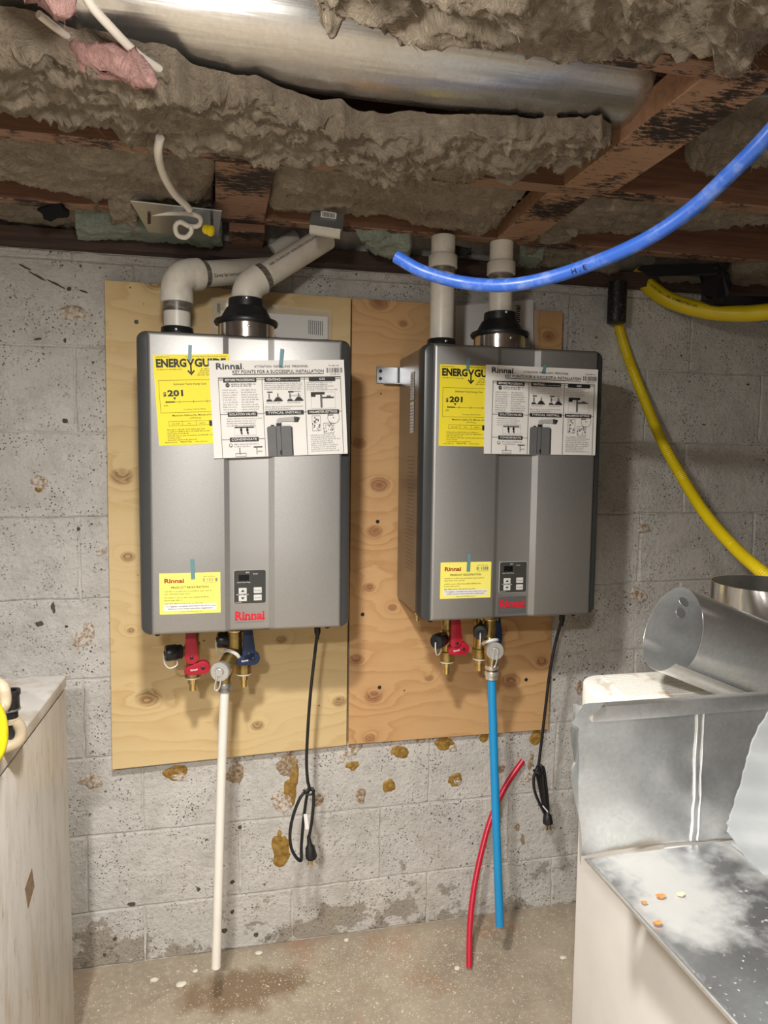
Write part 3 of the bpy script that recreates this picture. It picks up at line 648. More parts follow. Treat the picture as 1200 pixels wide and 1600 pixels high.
# ================================================================ tankless water heaters
HW, HH = .470, .670
def heater(x0, z0, label, film):
    root = empty('water_heater', BP(x0, 0, z0), UA); tag(root, label, 'water heater', 'wall hung tankless water heaters')
    # casing: sheet metal body
    MB().prism(rrect(.007, HW-.007, .006, HH-.004, .006, 3), -.018, -.252).build('casing', 'casing_metal', root, bevel=.0015, bseg=1)
    cs = root.children[0]
    # rating plates on the left side of the casing
    pr = Print(['paper_white', 'grey_ink'])
    for (z_a, z_b) in ((.545, .615), (.462, .540)):
        pr.rect(.052, z_a, .088, z_b, 'paper_white')
        for k in range(9): pr.small(.054, .086, z_a+.004+(z_b-z_a-.008)*k/9, (z_b-z_a)/16, 'grey_ink', 1)
    for k in range(30): pr.small(.03, .10, .40-k*.010, .0035, 'grey_ink', 0)
    po = pr.build('rating_plate', cs); po.rotation_euler = (0, 0, -math.pi/2); po.location = (.0068, -.13+.0, 0)
    po.location = (.0064, -.085, 0)
    # dark rim around the front
    outer = rrect(0, HW, 0, HH, .020, 6); n = len(outer)
    mb = MB(); V = []
    lay = [(-.236, 0.0), (-.266, 0.0), (-.276, .0035), (-.279, .010), (-.279, .030)]
    cx, cz = HW/2, HH/2
    for (y, ins) in lay:
        for (x, z) in outer:
            V.append((cx+(x-cx)*(HW/2-ins)/(HW/2), y, cz+(z-cz)*(HH/2-ins)/(HH/2)))
    F = [(i*n+k, i*n+(k+1) % n, (i+1)*n+(k+1) % n, (i+1)*n+k) for i in range(len(lay)-1) for k in range(n)]
    F += [tuple(range(n)), tuple((len(lay)-1)*n+k for k in range(n))]
    mb.add(V, F).build('front_rim', 'frame_plastic', root, smooth=True, auto=math.radians(35))
    # front panel with recessed centre bay
    def yp(x):
        return float(np.interp(x, [.183, .194, .281, .294], [-.2875, -.2800, -.2800, -.2875]))
    xs = sorted(set([.0235, .0240, .0252, .0275, .031, .10, .182, .1835, .1935, .195, .235, .280, .2815, .2935, .295, .37, .441, .4445, .4468, .4480, .4485]))
    zz = [.0035, .0040, .0052, .0075, .011, .2, .335, .5, .659, .6625, .6648, .6660, .6665]
    def roll(d): return 0.0 if d > .0075 else (.0075-math.sqrt(max(0, .0075**2-(.0075-d)**2)))
    G = np.array([[(x, yp(x)+max(roll(min(x-.0235, .4485-x)), roll(min(z-.0035, .6665-z))), z) for z in zz] for x in xs])
    mb = MB().grid(G); nx, nz = len(xs), len(zz); o = nx*nz
    per = [(i, 0) for i in range(nx)]+[(nx-1, j) for j in range(1, nz)]+[(i, nz-1) for i in range(nx-2, -1, -1)]+[(0, j) for j in range(nz-2, 0, -1)]
    mb.v += [(G[i, j][0], -.272, G[i, j][2]) for i, j in per]
    for k in range(len(per)):
        k2 = (k+1) % len(per); mb.f.append((per[k][0]*nz+per[k][1], o+k, o+k2, per[k2][0]*nz+per[k2][1])); mb.mi.append(0)
    mb.build('front_panel', 'silver_paint', root, smooth=True, auto=math.radians(28))
    YC = -.2800
    # control panel
    cp = MB().prism(rrect(.203, .274, .067, .143, .004, 4), YC+.001, YC-.0022).build('control_panel', 'control_grey', root, bevel=.0006, bseg=1)
    MB().prism(rrect(.2018, .2752, .0658, .1442, .0048, 4), YC+.001, YC-.0009).build('control_bezel', 'light_grey_ink', root)
    y = YC-.0022
    MB().box(.2135, .2365, y-.0004, y+.001, .1195, .1330).build('display', 'display_black', cp)
    for (bx, bz, s_) in ((.2132, .0895, 'up'), (.2132, .0725, 'down'), (.2468, .0900, 'Priority'), (.2468, .0730, 'On/Off')):
        b = MB().prism(rrect(bx, bx+.018, bz, bz+.0135, .001, 2), y+.001, y-.0010).build('button', 'button_grey', cp, bevel=.0003, bseg=1)
        p = Print(['black_ink'])
        if s_ == 'up': p.poly([(bx+.0045, bz+.0045), (bx+.0135, bz+.0045), (bx+.009, bz+.0095)], 'black_ink')
        elif s_ == 'down': p.poly([(bx+.0045, bz+.009), (bx+.009, bz+.004), (bx+.0135, bz+.009)], 'black_ink')
        else: p.text(s_, bx+.009, bz+.005, width=.0135, mat='black_ink', align='c')
        p.build('button_print', cp).location = (0, y-.0010, 0)
    for (s_, tu, tv, th_, tw) in (('RTC', .230, .1365, .0030, None), ('In Use', .246, .1335, .0028, None), ('Approx Water Temp', .2095, .1145, None, .030), ('Set Water Temp', .2085, .0866, None, .027), (None, .206, .0695, .0016, None)):
        p = Print(['white_ink'])
        if s_: p.text(s_, tu, tv, width=tw, height=th_, mat='white_ink', bold=.008)
        else: p.small(tu, tu+.014, tv, th_, 'white_ink')
        p.build('panel_print', cp).location = (0, y, 0)
    if film: MB().prism(rrect(.200, .2755, .012, .056, .001, 2), YC+.0005, YC-.0006).build('protective_film', 'film', root)
    p = Print(['red_ink', 'grey_ink'])
    yl = YC-(.0006 if film else 0)
    p.text('Rinnai', .205, .0285, width=.066, height=.0195, mat='red_ink', bold=.035)
    for (sx, sw) in ((.2035, .012), (.2035, .007)): pass
    for sx in (.2045, .2235, .2330, .2425, .2655): p.rect(sx, .0283, sx+.0075, .0303, 'red_ink')
    p.text('EXPERIENCE OUR INNOVATION', .2065, .0215, width=.064, height=.0026, mat='grey_ink', bold=.01)
    p.build('logo', root).location = (0, yl, 0)
    # feet screws below
    for sx in (.033, .42): MB().lathe((sx, -.255, -.006), (0, 0, 1), [(0, .004), (.002, .006), (.007, .006)], 12).build('screw', 'black_plastic', root, smooth=True)
    # top collars
    MB().lathe((.0785, -.165, HH-.004), (0, 0, 1), [(0, .042), (.010, .042), (.012, .038), (.030, .036), (.032, .033)], 28).build('intake_collar', 'black_plastic', root, smooth=True)
    MB().lathe((.2365, -.16, HH-.004), (0, 0, 1), [(0, .066), (.050, .066), (.050, .0645), (.044, .0645)], 40).build('exhaust_collar', 'bright_steel', root, smooth=True)
    ad = MB().lathe((.2365, -.16, HH+.040), (0, 0, 1), [(0, .066), (.001, .073), (.007, .0755), (.012, .073), (.014, .064), (.020, .058), (.040, .047), (.043, .042), (.062, .0405), (.064, .036)], 40).build('exhaust_adapter', 'black_plastic', root, smooth=True)
    for (sx, sy, sz) in ((.2365, -.16-.042, HH+.098), (.2365+.004, -.16-.0655, HH+.030), (.0785, -.165-.037, HH+.018)):
        MB().lathe((sx, sy+.002, sz), (0, -1, 0), [(0, .0035), (.003, .0035), (.004, .0025)], 10).build('screw', 'chrome', root, smooth=True)
    # wall bracket
    if not film: return root
    br = MB().box(-.055, .02, -.006, -.003, .600, .645)
    br.box(-.036, .02, -.022, -.003, .598, .601)
    bo = br.build('wall_bracket', 'sheet_metal_plate', root, bevel=.0008, bseg=1)
    for (hx, hz) in ((-.044, .633), (-.044, .613)): MB().lathe((hx, -.0062, hz), (0, -1, 0), [(0, .0048), (.0004, .0045)], 12).build('bolt_hole', 'black_plastic', bo)
    return root
LX, LZ = -.2154, .9938; RX_, RZ_ = .4275, .9978
hL = heater(LX, LZ, 'left tankless water heater in brighter silver grey on pale plywood', False)
hR = heater(RX_, RZ_, 'right tankless water heater in darker grey with its left side showing', True)

# ---- papers taped to the heater fronts
def sheet(name, label, cat, mat, x0, z0, lx, lz, w_, h_, tilt, lift, curl=.002):
    # lx, lz: lower left corner in heater coordinates
    n = 9; G = np.array([[(w_*i/(n-1), -curl*abs(i/(n-1)-.5)*(.3+.7*(1-j/(n-1))), h_*j/(n-1)) for j in range(n)] for i in range(n)])
    mb = MB().grid(G); G2 = G.copy(); G2[..., 1] += .0003; o = len(mb.v); mb.v += [tuple(q) for q in G2.reshape(-1, 3)]
    mb.f += [tuple(reversed([a+o for a in f])) for f in mb.f]; mb.mi = [0]*len(mb.f)
    ob = mb.build(name, mat, smooth=True, fixn=False)
    ob.location = tuple(BP(x0+lx, -.2878-lift, z0+lz)); ob.rotation_euler = (0, tilt, UA); return tag(ob, label, cat)
def flat_sheet(name, label, cat, mat, x0, z0, lx, lz, w_, h_, tilt, lift):
    ob = MB().box(0, w_, 0, .0004, 0, h_).build(name, mat); ob.location = tuple(BP(x0+lx, -.2880-lift, z0+lz)); ob.rotation_euler = (0, tilt, UA); return tag(ob, label, cat)
def tape(parent, u, v, w_, l_, ang):
    o = MB().box(-w_/2, w_/2, -.0018, -.0015, 0, l_).build('tape_strip', 'blue_tape', parent); o.location = (u, 0, v); o.rotation_euler = (0, ang, 0); return o
def energy_guide(x0, z0, lx, lz, w_, h_, tilt, label):
    ob = flat_sheet('energy_label', label, 'label', 'paper_yellow', x0, z0, lx, lz, w_, h_, tilt, .0)
    K = 'black_ink'; p = Print([K, 'olive_ink', 'paper_yellow'])
    def U(a): return a*w_
    def V(b): return (1-b)*h_
    p.small(U(.03), U(.22), V(.03), h_*.012, 'olive_ink'); p.small(U(.42), U(.97), V(.03), h_*.011, 'olive_ink')
    p.text('ENERG', U(.035), V(.135), width=U(.395), height=h_*.085, mat=K, bold=.045)
    p.text('GUIDE', U(.535), V(.135), width=U(.42), height=h_*.085, mat=K, bold=.045)
    # the Y that runs down into an arrow
    p.line(U(.445), V(.05), U(.485), V(.115), U(.024), K); p.line(U(.525), V(.05), U(.485), V(.115), U(.024), K); p.rect(U(.474), V(.20), U(.496), V(.11), K)
    p.poly([(U(.485), V(.232)), (U(.435), V(.185)), (U(.450), V(.172)), (U(.485), V(.205)), (U(.520), V(.172)), (U(.535), V(.185))], K)
    p.small(U(.04), U(.37), V(.168), h_*.014, 'olive_ink')
    for k, (a, b) in enumerate(((.62, .97), (.60, .97), (.58, .97), (.56, .97))): p.small(U(a), U(b), V(.168+.022*k), h_*.014, 'olive_ink')
    p.frame(U(.05), V(.64), U(.97), V(.28), .0007, 'olive_ink')
    p.text('Estimated Yearly Energy Cost', U(.46), V(.335), width=U(.43), height=h_*.021, mat=K, align='c', bold=.006)
    p.text('$', U(.10), V(.455), height=h_*.045, mat=K, bold=.03); p.text('201', U(.155), V(.455), width=U(.205), height=h_*.064, mat=K, bold=.04)
    p.poly([(U(.225), V(.47)), (U(.265), V(.47)), (U(.245), V(.50))], K)
    p.rect(U(.125), V(.527), U(.245), V(.514), K); p.rect(U(.125), V(.523), U(.94), V(.519), K)
    for a in (.125, .305, .49, .67, .85): p.rect(U(a), V(.535), U(a)+.0008, V(.505), K)
    p.text('$195', U(.10), V(.567), height=h_*.015, mat=K, bold=.01)
    p.text('Cost Range of Similar Models', U(.50), V(.612), width=U(.29), height=h_*.014, mat=K, align='c')
    p.text('Maximum Gallons Per Minute of Hot Water', U(.53), V(.68), width=U(.66), height=h_*.020, mat=K, align='c', bold=.008)
    p.text('(GPM Rating)', U(.50), V(.71), height=h_*.016, mat='olive_ink', align='c')
    p.frame(U(.145), V(.785), U(.86), V(.735), .0006, 'olive_ink')
    for a, s_ in ((.235, 'very small'), (.415, 'low'), (.59, 'medium')): p.text(s_, U(a), V(.768), height=h_*.015, mat=K, align='c'); p.rect(U(a+.088), V(.785), U(a+.088)+.0006, V(.735), 'olive_ink')
    p.rect(U(.68), V(.798), U(.86), V(.735), K); p.text('high', U(.77), V(.775), height=h_*.018, mat='paper_yellow', layer=1, align='c')
    for k, (a, b) in enumerate(((.12, .62), (.12, .70), (.12, .40), (.12, .74), (.12, .30), (.12, .50))): p.small(U(a), U(b), V(.832+.023*k), h_*.014, 'olive_ink')
    p.rect(U(.755), V(.925), U(.86), V(.81), K); p.small(U(.82), U(.97), V(.955), h_*.02, K)
    p.text('Natural Gas', U(.28), V(.972), width=U(.15), mat=K, bold=.01); p.small(U(.08), U(.24), V(.972), h_*.014, K); p.small(U(.48), U(.64), V(.972), h_*.012, 'olive_ink')
    p.build('print', ob); return ob
def install_sheet(x0, z0, lx, lz, w_, h_, tilt, label):
    ob = sheet('instruction_sheet', label, 'sheet', 'paper_white', x0, z0, lx, lz, w_, h_, tilt, .0028)
    K = 'black_ink'; p = Print([K, 'grey_ink', 'paper_white', 'mid_grey_ink', 'light_grey_ink'])
    def U(a): return a*w_
    def V(b): return (1-b)*h_
    p.text('Rinnai', U(.050), V(.088), width=U(.185), height=h_*.060, mat=K, bold=.02); p.disc(U(.245), V(.085), .0009, K)
    p.text('ATTENTION  INSTALLING  PERSONNEL', U(.325), V(.075), width=U(.40), height=h_*.021, mat=K)
    p.text('KEY POINTS FOR A SUCCESSFUL INSTALLATION', U(.165), V(.132), width=U(.675), height=h_*.031, mat=K, bold=.004); p.rect(U(.165), V(.146), U(.84), V(.141), K)
    p.small(U(.88), U(.97), V(.065), h_*.012, 'grey_ink'); p.bars(U(.86), V(.135), U(.985), V(.085), 'grey_ink', 44); p.small(U(.89), U(.97), V(.155), h_*.012, 'grey_ink')
    t = .0009
    for a in (.06, .375, .69, .965): p.rect(U(a), V(.995), U(a)+t, V(.175), K)
    p.rect(U(.06), V(.182), U(.965), V(.176), K)
    for a, b, v_ in ((.06, .375, .20), (.375, .69, .20), (.69, .965, .20), (.06, .375, .552), (.375, .69, .545), (.69, .965, .545), (.06, .375, .812)): p.rect(U(a), V(v_), U(b), V(v_)+t*.8, K)
    for a, b, v_, s_ in ((.095, .335, .20, 'BEFORE PROCEEDING'), (.395, .66, .20, 'VENTING [For Indoor Models Only]'), (.725, .925, .20, 'GAS'), (.115, .33, .552, 'ISOLATION VALVES'), (.39, .675, .545, 'TYPICAL INSTALL'), (.705, .945, .545, 'PARAMETER SETTINGS'), (.12, .33, .812, 'CONDENSATE')):
        p.rect(U(a), V(v_+.022), U(b), V(v_-.020), K, 1)
        if s_ == 'GAS': p.text(s_, U((a+b)/2), V(v_+.012), height=h_*.023, mat='paper_white', layer=2, align='c', bold=.012)
        elif s_.startswith('VENT'):
            p.text('VENTING', U(a+.012), V(v_+.012), height=h_*.023, width=U(.105), mat='paper_white', layer=2, bold=.012); p.text('[For Indoor Models Only]', U(a+.125), V(v_+.010), width=U(.13), mat='paper_white', layer=2)
        else: p.text(s_, U((a+b)/2), V(v_+.012), width=U((b-a)*.88), height=h_*.023, mat='paper_white', layer=2, align='c', bold=.012)
    sm = h_*.010; rr = random.Random(3)
    p.disc(U(.125), V(.252), .0045, K); p.text('STOP', U(.125), V(.257), width=.0065, mat='paper_white', layer=1, align='c')
    p.small(U(.15), U(.33), V(.247), sm*1.2, K, 0, rr); p.small(U(.15), U(.30), V(.266), sm*1.2, K, 0, rr)
    for k in range(10): p.small(U(.085), U(.085+rr.uniform(.09, .115)), V(.305+.025*k), sm, 'grey_ink', 0, rr); p.small(U(.22), U(.22+rr.uniform(.09, .13)), V(.305+.025*k), sm, 'grey_ink', 0, rr)
    for k in range(4): p.small(U(.39), U(.675), V(.242+.020*k), sm, 'grey_ink', 0, rr)
    for k in range(2): p.small(U(.39), U(.675-.1*k), V(.485+.022*k), sm, 'grey_ink', 0, rr)
    for k in range(5): p.small(U(.705), U(.705+rr.uniform(.16, .25)), V(.240+.019*k), sm, 'grey_ink', 0, rr)
    for k in range(4): p.small(U(.105), U(.105+rr.uniform(.17, .26)), V(.60+.024*k), sm, 'grey_ink', 0, rr)
    for k in range(2): p.small(U(.15), U(.33-.06*k), V(.865+.024*k), sm, 'grey_ink', 0, rr)
    for k in range(9): p.small(U(.72), U(.72+rr.uniform(.16, .235)), V(.795+.021*k), sm, 'grey_ink', 0, rr)
    # venting drawings
    for bx in (.40, .555):
        p.rect(U(bx), V(.425), U(bx+.12), V(.421), K); p.poly([(U(bx+.055), V(.421)), (U(bx+.125), V(.421)), (U(bx+.10), V(.385)), (U(bx+.075), V(.385))], K); p.rect(U(bx+.083), V(.385), U(bx+.092), V(.345), 'grey_ink')
        p.poly([(U(bx), V(.421)), (U(bx+.045), V(.421)), (U(bx+.035), V(.405)), (U(bx+.01), V(.405))], K); p.rect(U(bx+.018), V(.395), U(bx+.028), V(.345), 'mid_grey_ink'); p.rect(U(bx+.01), V(.335), U(bx+.05), V(.325), K)
        p.small(U(bx), U(bx+.11), V(.445), sm, 'grey_ink', 0, rr)
    p.line(U(.565), V(.325), U(.66), V(.325), .0006, K); p.line(U(.58), V(.37), U(.66), V(.37), .0006, K)
    # gas tee
    p.frame(U(.735), V(.51), U(.92), V(.335), .0004, 'light_grey_ink'); p.rect(U(.735), V(.362), U(.84), V(.338), K); p.rect(U(.735), V(.385), U(.77), V(.362), K); p.rect(U(.805), V(.50), U(.82), V(.36), 'mid_grey_ink'); p.rect(U(.82), V(.402), U(.91), V(.390), K); p.rect(U(.855), V(.40), U(.885), V(.375), 'mid_grey_ink')
    # isolation valves
    p.frame(U(.155), V(.77), U(.315), V(.685), .0004, 'light_grey_ink'); p.rect(U(.16), V(.692), U(.30), V(.682), K)
    for a in (.20, .245): p.rect(U(a), V(.73), U(a+.012), V(.69), K); p.disc(U(a+.006), V(.715), .0028, K); p.disc(U(a+.008), V(.745), .0022, K); p.line(U(a+.006), V(.73), U(a+.012), V(.765), .0012, K)
    # typical install: heater with side vent
    p.poly([(U(.395), V(.995)), (U(.395), V(.70)), (U(.41), V(.685)), (U(.57), V(.685)), (U(.585), V(.70)), (U(.585), V(.995))], 'mid_grey_ink'); 
    for a in (.46, .495): p.rect(U(a), V(.995), U(a)+.0012, V(.69), K, 1)
    p.rect(U(.575), V(.995), U(.585), V(.70), K, 1); p.rect(U(.485), V(.985), U(.50), V(.94), K, 1)
    p.rect(U(.465), V(.685), U(.505), V(.655), K); p.poly([(U(.47), V(.655)), (U(.47), V(.62)), (U(.49), V(.60)), (U(.515), V(.60)), (U(.515), V(.635)), (U(.50), V(.655))], 'light_grey_ink'); p.poly([(U(.515), V(.637)), (U(.515), V(.60)), (U(.62), V(.59)), (U(.62), V(.642))], 'light_grey_ink'); p.poly([(U(.60), V(.645)), (U(.60), V(.59)), (U(.645), V(.60)), (U(.63), V(.645))], K); p.rect(U(.425), V(.685), U(.45), V(.672), K)
    # condensate
    p.rect(U(.185), V(.965), U(.192), V(.90), 'mid_grey_ink'); p.frame(U(.155), V(.99), U(.235), V(.955), .0008, 'grey_ink'); p.rect(U(.29), V(.90), U(.355), V(.890), K); p.rect(U(.31), V(.97), U(.316), V(.90), 'grey_ink'); p.small(U(.32), U(.36), V(.945), sm*1.3, K, 0, rr); p.disc(U(.125), V(.872), .0038, K); p.disc(U(.125), V(.871), .0026, 'paper_white', 1)
    # parameter settings boards
    for (a, b, c, d) in ((.735, .745, .80, .585), (.82, .775, .90, .665)):
        p.frame(U(a), V(b), U(c), V(d), .0006, 'grey_ink')
        for k in range(26): xx = rr.uniform(a, c-.012); yy = rr.uniform(d+.01, b); p.rect(U(xx), V(yy), U(xx+rr.uniform(.003, .012)), V(yy-rr.uniform(.006, .014)), rr.choice((K, 'grey_ink', 'light_grey_ink')))
    for k in range(28):
        a0, a1 = 2*math.pi*k/28, 2*math.pi*(k+1)/28; p.line(U(.90)+U(.045)*math.cos(a0), V(.61)+U(.045)*math.sin(a0), U(.90)+U(.045)*math.cos(a1), V(.61)+U(.045)*math.sin(a1), .0006, K)
    p.disc(U(.90), V(.61), .0012, K); p.rect(U(.855), V(.585), U(.90), V(.578), K); p.line(U(.865), V(.645), U(.885), V(.69), .0006, K)
    p.build('print', ob).location = (0, -.0022, 0); return ob
def card(x0, z0, lx, lz, w_, h_, tilt, label):
    ob = flat_sheet('registration_card', label, 'card', 'card_yellow', x0, z0, lx, lz, w_, h_, tilt, .0)
    K = 'black_ink'; p = Print([K, 'dark_red_ink', 'olive_ink', 'paper_white', 'grey_ink'])
    def U(a): return a*w_
    def V(b): return (1-b)*h_
    p.text('Rinnai', U(.08), V(.235), width=U(.32), height=h_*.105, mat='dark_red_ink', bold=.035)
    p.bars(U(.70), V(.225), U(.955), V(.135), 'grey_ink', 30); p.small(U(.72), U(.94), V(.10), h_*.022, 'olive_ink'); p.small(U(.72), U(.94), V(.26), h_*.018, 'olive_ink')
    p.text('PRODUCT REGISTRATION', U(.19), V(.375), width=U(.61), height=h_*.052, mat=K, bold=.012)
    rr = random.Random(5)
    for k, (a, b) in enumerate(((.08, .86), (.08, .50), (.08, .83), (.08, .38), (.08, .72))): p.small(U(a), U(b), V(.455+.062*k+(.03 if k > 1 else 0)+(.02 if k > 3 else 0)), h_*.030, 'olive_ink', 0, rr)
    p.rect(U(.07), V(.915), U(.93), V(.755), 'paper_white')
    p.text('To register, complete and return this form or go', U(.10), V(.825), width=U(.82), height=h_*.036, mat=K, layer=1, bold=.006)
    p.text('online to www.rinnai.us/product-registration', U(.13), V(.885), width=U(.74), height=h_*.036, mat=K, layer=1, bold=.006)
    p.small(U(.32), U(.70), V(.955), h_*.022, 'olive_ink')
    p.build('print', ob); return ob
e = energy_guide(LX, LZ, .046, .422, .160, .195, -.055, 'yellow energy guide label on the left heater'); tape(e, .076, .182, .0075, .033, .10)
e = energy_guide(RX_, RZ_, .037, .427, .160, .192, .0, 'yellow energy guide label on the right heater'); tape(e, .068, .180, .0075, .030, .10)
e = install_sheet(LX, LZ, .162, .396, .299, .213, -.048, 'white installation key points sheet taped on the left heater'); tape(e, .155, .196, .0085, .042, .14)
e = install_sheet(RX_, RZ_, .150, .410, .296, .212, .002, 'white installation key points sheet taped on the right heater'); tape(e, .148, .196, .0085, .022, .22)
e = card(LX, LZ, .042, .0495, .131, .092, .0, 'yellow product registration card on the left heater'); tape(e, .072, .078, .009, .044, -.03)
e = card(RX_, RZ_, .047, .058, .130, .089, .005, 'yellow product registration card on the right heater'); tape(e, .070, .066, .009, .044, .03)
# ================================================================ vent pipes
PR_ = .0302
def elbow_path(p0, d0, p1, d1, R, n=10):
    # rounded corner between two straight runs meeting at the crossing of the lines
    p0, d0, p1, d1 = map(lambda q: np.array(q, float), (p0, d0, p1, d1)); d0 /= np.linalg.norm(d0); d1 /= np.linalg.norm(d1)
    t = np.linalg.lstsq(np.stack([d0, -d1], 1), p1-p0, rcond=None)[0]; c = p0+d0*t[0]
    th = math.acos(np.clip(np.dot(d0, d1), -1, 1)); k = R*math.tan(th/2); a = c-d0*k; b = c+d1*k; out = []
    nrm = d1-d0*np.dot(d0, d1); nrm /= np.linalg.norm(nrm); cen = a+nrm*R
    for i in range(n+1):
        f_ = th*i/n; out.append(cen-nrm*R*math.cos(f_)+d0*R*math.sin(f_))
    return np.array(out), a, b
def bundle(name, label, segs, texts=(), group=None):
    # segs: (part name, material, points, radius or radii)
    first = np.array(segs[0][2][0]); root = empty(name, first); tag(root, label, 'vent pipe', group)
    for (nm, mat, pts, r) in segs: wpart(MB().tube(pts, r, 28), nm, mat, root, smooth=True)
    for (pts, r, body, s0, size, ang, xs) in texts:
        P, T, N, B = frames(pts); L = np.concatenate([[0], np.cumsum(np.linalg.norm(np.diff(P, axis=0), axis=1))]); V, F = text_data(body, 0.01); out = []
        tv = -math.sin(ang)*N[0]+math.cos(ang)*B[0]; sg = 1.0 if np.dot(tv, _u) > 0 else -1.0
        for q in V:
            sL = s0+q[0]*size*xs; c = np.array([np.interp(sL, L, P[:, k]) for k in range(3)]); n = np.array([np.interp(sL, L, N[:, k]) for k in range(3)]); b = np.array([np.interp(sL, L, B[:, k]) for k in range(3)]); th = ang+sg*(q[1]-.35)*size/r
            out.append(c+(r+.0005)*(math.cos(th)*n+math.sin(th)*b))
        wpart(MB().add(out, F), 'pipe_print', 'black_ink', root, fixn=False)
    return root
def lin(a, b, n=2): return [np.array(a)+(np.array(b)-np.array(a))*k/(n-1) for k in range(n)]
def facing(pts, toward=None):       # angle on the pipe that faces the camera
    P, T, N, B = frames(pts); d = CAM-P[len(P)//2]; return math.atan2(np.dot(d, B[0]), np.dot(d, N[0]))
# left heater, intake: up, elbow, off to the right
i0 = BP(LX+.0785, -.165, LZ+HH+.018); up = np.array([0, 0, 1.0])
h0 = bpix(325, 421, -.160); h1 = bpix(432, 414, -.045); hd = h1-h0
h0 = h0.copy(); h0[0:2] = h0[0:2]
cx = i0.copy(); cx[2] = h0[2]-hd[2]*.4
ep, ea, eb = elbow_path(i0, up, cx, hd, .042)
e2 = cx+hd/np.linalg.norm(hd)*.30
hdn = hd/np.linalg.norm(hd)
bundle('vent_pipe', 'white plastic intake pipe bending right above the left heater', [
    ('pipe', 'pvc', lin(i0, ea), PR_), ('elbow', 'pvc', [ea-up*.030, ea-up*.029, ea-up*.004]+list(ep)+[eb+hdn*.004, eb+hdn*.028, eb+hdn*.030], [.0345, .037, .037]+[.0355]*len(ep)+[.037, .037, .0345]),
    ('glue_band', 'primer_stain', lin(ea-up*.050, ea-up*.030), PR_+.0012), ('glue_band', 'primer_stain', lin(eb+hdn*.030, eb+hdn*.045), PR_+.0012),
    ('pipe', 'pvc', lin(eb, e2, 12), PR_)],
    [(lin(eb+hdn*.048, e2, 12), PR_, 'Suivez les instructions', .002, .0125, facing(lin(eb, e2, 12))+.15, .85)])
# left heater, exhaust: elbow and slanted run up to the ceiling
j0 = BP(LX+.2365, -.16, LZ+HH+.085)
s1 = bpix(512, 368, -.10); s0 = bpix(428, 420, -.150); sd = s1-s0; sdn = sd/np.linalg.norm(sd)
tc = (j0[0]-s0[0])/sdn[0]; cx = s0+sdn*tc; cx[0:2] = j0[0:2]; cx2 = cx+np.array([0, 0, 0])
ep, ea, eb = elbow_path(j0, up, cx2, sdn, .055)
bundle('vent_pipe', 'white plastic exhaust pipe slanting up right above the left heater', [
    ('elbow', 'pvc', [j0-up*.01]+list(lin(j0, ea))+list(ep)+[eb+sdn*.012, eb+sdn*.014], [.037]*3+[.0355]*len(ep)+[.037, .0345]),
    ('glue_band', 'primer_stain', lin(eb+sdn*.014, eb+sdn*.030), PR_+.0012),
    ('pipe', 'pvc', lin(eb, eb+sdn*.235, 12), PR_)],
    [(lin(eb+sdn*.03, eb+sdn*.235, 12), PR_, 'ARBRE . SCH 40 PVC-DWV . INSTRUCTIONS D INSTALLATION', .012, .0090, facing(lin(eb, s1, 12))-.55, .62)])
# right heater: two straight risers
def riser(x, l, z, r, label, top):
    a = BP(RX_+x, l, RZ_+HH+z); zt = top
    def pz(zz): return np.array([a[0], a[1], zz])
    bundle('vent_pipe', label, [('pipe', 'pvc', lin(a, pz(1.948)), PR_), ('coupling', 'pvc', [pz(zt-.001), pz(zt), pz(zt+.028), pz(zt+.030)], [.0345, .0365, .0365, .0345]), ('glue_band', 'primer_stain', lin(pz(zt-.016), pz(zt)), PR_+.001)])
riser(.0785, -.165, .018, PR_, 'straight white plastic intake pipe above the right heater', 1.872)
riser(.2365, -.16, .085, PR_, 'straight white plastic exhaust pipe above the right heater', 1.868)
# short dark pipe behind the slanted run
q0, q1 = at(425, 392, -.03), at(462, 368, -.02)
tag(MB().tube(lin(q0, q1), .018, 16).build('pipe_offcut', 'pvc', smooth=True, origin='b'), 'thin grey pipe end behind the slanted exhaust pipe', 'pipe')

